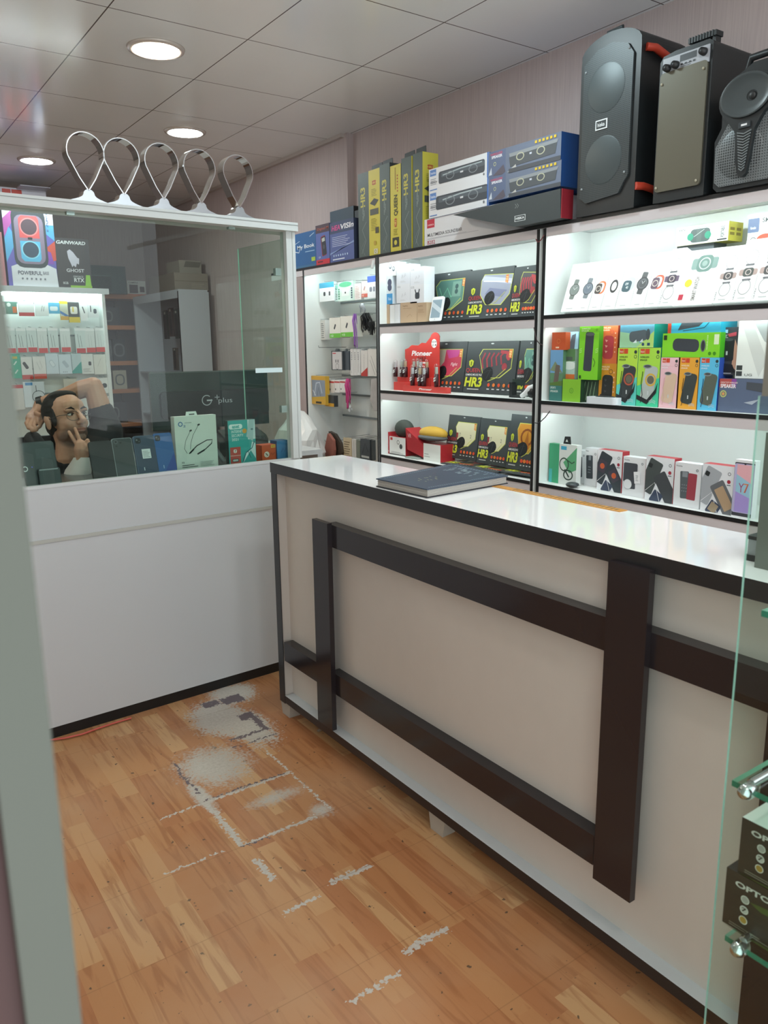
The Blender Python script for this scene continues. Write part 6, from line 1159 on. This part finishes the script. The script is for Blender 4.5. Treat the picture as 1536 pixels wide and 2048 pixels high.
# ================================================================== the man behind the booth
DH = (ony(128, 838, 3.58)-CAM).dot(FW)
def D(x, y, off=0): return CAM+ray(x, y)*(DH+off)
HC = D(133, 838)
up = (UP*math.cos(R_(15))-RT*math.sin(R_(15))).normalized(); fw = (RT*math.cos(R_(36))-FW*math.sin(R_(36)))
fw = (fw-up*fw.dot(up)); fw = (fw.normalized()-up*.10).normalized(); up = (up-fw*up.dot(fw)).normalized(); lf = up.cross(fw)
HM = Matrix.Translation(HC) @ Matrix((fw, lf, up)).transposed().to_4x4(); HI = HM.inverted()
man = empty('person', 'man with glasses in black T-shirt leaning behind the booth glass, arm over head', 'person'); man.matrix_world = HM
def L_(p): return HI @ p
def limb(mb, pts, rs, mat, n=14):
    pts = [L_(p) if True else p for p in pts]; mb.tube(pts, rs, mat, n)
    for p, r in zip(pts, rs): mb.ell(p, (r, r, r), mat, 12)
def remesh(o, v, sm=4, f=.5):
    r = o.modifiers.new('skin', 'REMESH'); r.mode = 'VOXEL'; r.voxel_size = v; r.use_smooth_shade = True
    s = o.modifiers.new('soft', 'SMOOTH'); s.iterations = sm; s.factor = f; return o
sk, nt, bs, N = nodes('skin_with_stubble'); tc = N('TexCoord'); sp = N('SeparateXYZ'); nt.links.new(tc.outputs['Object'], sp.inputs[0])
nz = N('TexNoise'); nz.inputs['Scale'].default_value = 60; nt.links.new(tc.outputs['Object'], nz.inputs['Vector'])
def sub_el(c, r):
    o_ = []
    for i in range(3): o_.append(math_(nt, 'POWER', math_(nt, 'DIVIDE', math_(nt, 'SUBTRACT', sp.outputs[i], c[i]), r[i]), 2))
    return math_(nt, 'ADD', math_(nt, 'ADD', o_[0], o_[1]), o_[2])
jaw = math_(nt, 'MULTIPLY', math_(nt, 'SUBTRACT', 1.25, sub_el((.05, 0, -.085), (.07, .085, .045))), 1.6, clamp=True)
bs.inputs['Roughness'].default_value = .5; bs.inputs['Subsurface Weight'].default_value = .08; bs.inputs['Subsurface Radius'].default_value = (.01, .004, .002)
base = mixc(nt, nz.outputs['Fac'], '#b98870', '#c8987f')
c_ = mixc(nt, math_(nt, 'MULTIPLY', jaw, .75), base, '#64504a')
lips = math_(nt, 'MULTIPLY', math_(nt, 'SUBTRACT', 1.0, sub_el((.098, 0, -.062), (.016, .024, .0085))), 3.0, clamp=True)
c_ = mixc(nt, math_(nt, 'MULTIPLY', lips, .8), c_, '#a0685c'); nt.links.new(c_, bs.inputs['Base Color'])
mb = MB()
mb.ell((-.005, 0, .028), (.098, .077, .088), sk, 24); mb.ell((.032, 0, -.025), (.062, .062, .085), sk, 24); mb.ell((.055, 0, .045), (.042, .055, .042), sk, 16)
mb.ell((.058, 0, -.092), (.034, .034, .024), sk, 16); mb.ell((.018, .043, -.066), (.045, .018, .032), sk, 14); mb.ell((.018, -.043, -.066), (.045, .018, .032), sk, 14)
mb.ell((.060, .036, -.03), (.026, .020, .024), sk, 14); mb.ell((.060, -.036, -.03), (.026, .020, .024), sk, 14)
mb.ell((.082, .03, .024), (.016, .026, .010), sk, 12); mb.ell((.082, -.03, .024), (.016, .026, .010), sk, 12)
mb.tube([(.085, 0, .022), (.102, 0, .0), (.122, 0, -.026), (.112, 0, -.036)], [.009, .011, .0135, .012], sk, 12); mb.ell((.121, 0, -.027), (.0135, .013, .012), sk, 12); mb.ell((.103, .012, -.033), (.012, .009, .008), sk, 10); mb.ell((.103, -.012, -.033), (.012, .009, .008), sk, 10)
mb.ell((.094, 0, -.057), (.012, .023, .0065), sk, 12); mb.ell((.091, 0, -.069), (.012, .020, .0065), sk, 12); mb.ell((.078, 0, -.062), (.016, .032, .020), sk, 12)
for s in (-1, 1):
    mb.ell((-.008, s*.083, -.012), (.017, .009, .030), sk, 14); mb.ell((-.016, s*.088, .004), (.012, .006, .018), sk, 10)
nk = D(140, 925, .03)
limb(mb, [HM @ Vector((-.028, 0, -.05)), HM @ Vector((-.02, 0, -.10)), D(138, 918, .02), nk], [.055, .054, .058, .062], sk)
# raised arm over the head
sh, el_, wr = D(207, 842, .13), D(187, 772, .10), D(80, 807, .09)
mid = D(135, 790, .10)
limb(mb, [sh, (sh+el_)/2, el_], [.050, .048, .040], sk); limb(mb, [el_, D(165, 778, .10), mid, wr], [.040, .041, .036, .025], sk)
pm_ = D(68, 833, .06)
limb(mb, [wr, D(76, 822, .07), pm_], [.024, .026, .028], sk); mb.ell(L_(D(66, 838, .055)), (.030, .032, .034), sk, 14)
for pts in (((60, 836, .04), (53, 846, .02), (57, 856, .005), (66, 858, .0)), ((66, 838, .03), (59, 850, .01), (64, 861, .0), (73, 860, .0)), ((72, 838, .03), (68, 851, .008), (73, 858, .0), (80, 853, .01)), ((76, 834, .03), (77, 845, .01), (81, 850, .01), (85, 844, .02)), ((72, 826, .03), (81, 830, .02), (85, 838, .03))):
    limb(mb, [D(*q) for q in pts], [.0105, .0098, .009, .008][:len(pts)], sk, 10)
# hand on the cheek
w0, w1 = D(160, 938, -.11), D(163, 914, -.115)
limb(mb, [D(120, 1000, -.10), w0, w1], [.036, .028, .025], sk); limb(mb, [w1, D(163, 900, -.115), D(162, 892, -.115)], [.026, .031, .027], sk); limb(mb, [w1, D(170, 902, -.11), D(171, 893, -.105)], [.024, .026, .022], sk)
for pts, r in ((((154, 890, -.112), (146, 877, -.112), (138, 864, -.104)), .0085), (((162, 887, -.116), (156, 872, -.116), (150, 857, -.110)), .0085), (((168, 889, -.12), (175, 881, -.125), (179, 888, -.128), (173, 895, -.13)), .0098), (((173, 896, -.115), (180, 889, -.12), (182, 896, -.125), (176, 902, -.128)), .009), (((170, 903, -.125), (172, 893, -.13), (169, 886, -.125)), .0105)):
    limb(mb, [D(*q) for q in pts], [r, r*.95, r*.88, r*.8][:len(pts)], sk, 10)
body = mb.build('body', man); remesh(body, .0033, 4)
hr = M('#231d1b', .8, noise=.5, name='short_dark_hair')
mb = MB(); mb.ell((-.022, 0, .036), (.092, .083, .092), hr, 24); mb.ell((-.045, 0, -.02), (.062, .070, .062), hr, 20)
mb.ell((.018, -.071, .006), (.017, .010, .040), hr, 12); mb.ell((.018, .071, .006), (.017, .010, .040), hr, 12); mb.ell((.008, 0, .098), (.050, .060, .024), hr, 14)
remesh(mb.build('hair', man), .004, 2)
mb = MB()
for s in (-1, 1): mb.tube([(.093, s*.016, .026), (.0965, s*.03, .033), (.084, s*.05, .028)], [.0035, .0045, .003], hr, 8)
mb.build('eyebrows', man)
for s in (-1, 1):
    e_ = MB(); e_.ell((.082, s*.031, .006), (.011, .013, .0065), '#d8d0c8', 12); e_.ell((.0915, s*.029, .0055), (.003, .005, .005), '#2c1f1a', 10); e_.tube([(.088, s*.017, .008), (.095, s*.03, .013), (.084, s*.045, .009)], .0018, '#3a2a24', 6); e_.build('eye', man)
g = MB(); ring = []
for s in (-1, 1): g.tube([(.106-.012*abs(math.cos(a))*(1 if math.cos(a)*s > 0 else 0), s*.031+.0255*math.cos(a), -.003+.020*math.sin(a)) for a in [i*math.pi/12 for i in range(25)]], .0011, '#4a4442', 6, False)
g.tube([(.106, -.008, .0), (.112, 0, .003), (.106, .008, .0)], .0012, '#4a4442', 6)
for s in (-1, 1): g.tube([(.096, s*.056, .004), (.07, s*.074, .006), (-.01, s*.086, .004), (-.03, s*.084, -.01)], .0013, '#4a4442', 6)
g.build('glasses', man)
wb = MB(); a_, b_ = L_(D(80, 802, .09)), L_(D(76, 818, .075)); ax = (L_(wr)-L_(mid)).normalized(); cc_ = L_(wr)*.97+L_(mid)*.03
wb.tube([cc_-ax*.011, cc_+ax*.011], .0315, '#1c1d20', 18); wb.build('wrist_band', man)
shm = M('#1d1e21', .75, name='black_cotton', noise=.3)
mb = MB(); tc_ = D(150, 1010, .10); 
limb(mb, [D(142, 932, .05), D(150, 1000, .10), D(156, 1080, .14), D(160, 1150, .16)], [.085, .135, .15, .15], shm, 20)
limb(mb, [D(212, 868, .12), D(142, 945, .08), D(82, 930, .03)], [.075, .11, .075], shm, 18); limb(mb, [D(80, 925, .03), D(66, 880, .06)], [.07, .04], shm)
limb(mb, [D(214, 862, .13), D(203, 826, .125)], [.070, .060], shm); limb(mb, [D(80, 935, .02), D(95, 985, -.05)], [.062, .052], shm); limb(mb, [D(95, 985, -.05), D(130, 985, -.09)], [.05, .045], shm)
remesh(mb.build('t_shirt', man), .007, 3)
mb = MB(); n = 16; vs = []
for k2, (px_, py_, r) in enumerate(((164, 915, .036), (161, 927, .043), (157, 940, .052), (153, 958, .058))):
    c = L_(D(px_, py_, -.113)); u_ = L_(D(px_+10, py_, -.113))-c; u_.normalize(); v_ = (L_(D(px_, py_, -.2))-c).normalized()
    for j in range(n): a = 2*math.pi*j/n; q = r*(1+.08*math.sin(j*2.3+k2)); vs.append(c+u_*q*math.cos(a)+v_*q*math.sin(a)*.8)
mb.add(vs, [(i*n+j, i*n+(j+1) % n, (i+1)*n+(j+1) % n, (i+1)*n+j) for i in range(3) for j in range(n)], M('#dcd6d2', .7, noise=.15), True); mb.build('white_cuff', man)
tr = M('#26282e', .8); mb = MB(); hp = D(160, 1150, .16); hp = Vector((hp.x, hp.y, .56))
V = Vector
for s in (-1, 1):
    limb(mb, [hp+V((s*.09, 0, 0)), V((hp.x+s*.12, 3.50, .55)), V((hp.x+s*.12, 3.52, .30)), V((hp.x+s*.12, 3.56, .07))], [.10, .07, .055, .045], tr)
limb(mb, [hp+V((0, 0, .12)), hp], [.14, .145], tr, 18); remesh(mb.build('trousers', man), .009, 3)
for s in (-1, 1): b2 = MB(); b2.ell(L_(V((hp.x+s*.12, 3.50, .035))), (.05, .05, .035), '#1c1c1e', 12); b2.ell(L_(V((hp.x+s*.12, 3.42, .03))), (.045, .06, .028), '#1c1c1e', 12); b2.build('shoe', man)
ch = empty('office_chair', 'black swivel chair the man sits on behind the booth', 'chair', (hp.x, hp.y+.02, 0))
MB().lathe([(0, .38), (.22, .38), (.23, .41), (.21, .44), (0, .44)], '#202226', 24).build('seat', ch); MB().tube([(0, 0, .08), (0, 0, .38)], .025, CHROME).build('gas_lift', ch)
for i in range(5): a = 2*math.pi*i/5; MB().tube([(0, 0, .09), (.26*math.cos(a), .26*math.sin(a), .05), (.26*math.cos(a), .26*math.sin(a), .0)], .018, '#202226').build('leg', ch)
MB().box(-.18, .24, .23, .26, .52, 1.12, '#2b2d31').build('backrest', ch, bevel=.02); MB().box(-.03, .03, .19, .235, .40, .6, '#202226').build('back_bracket', ch)
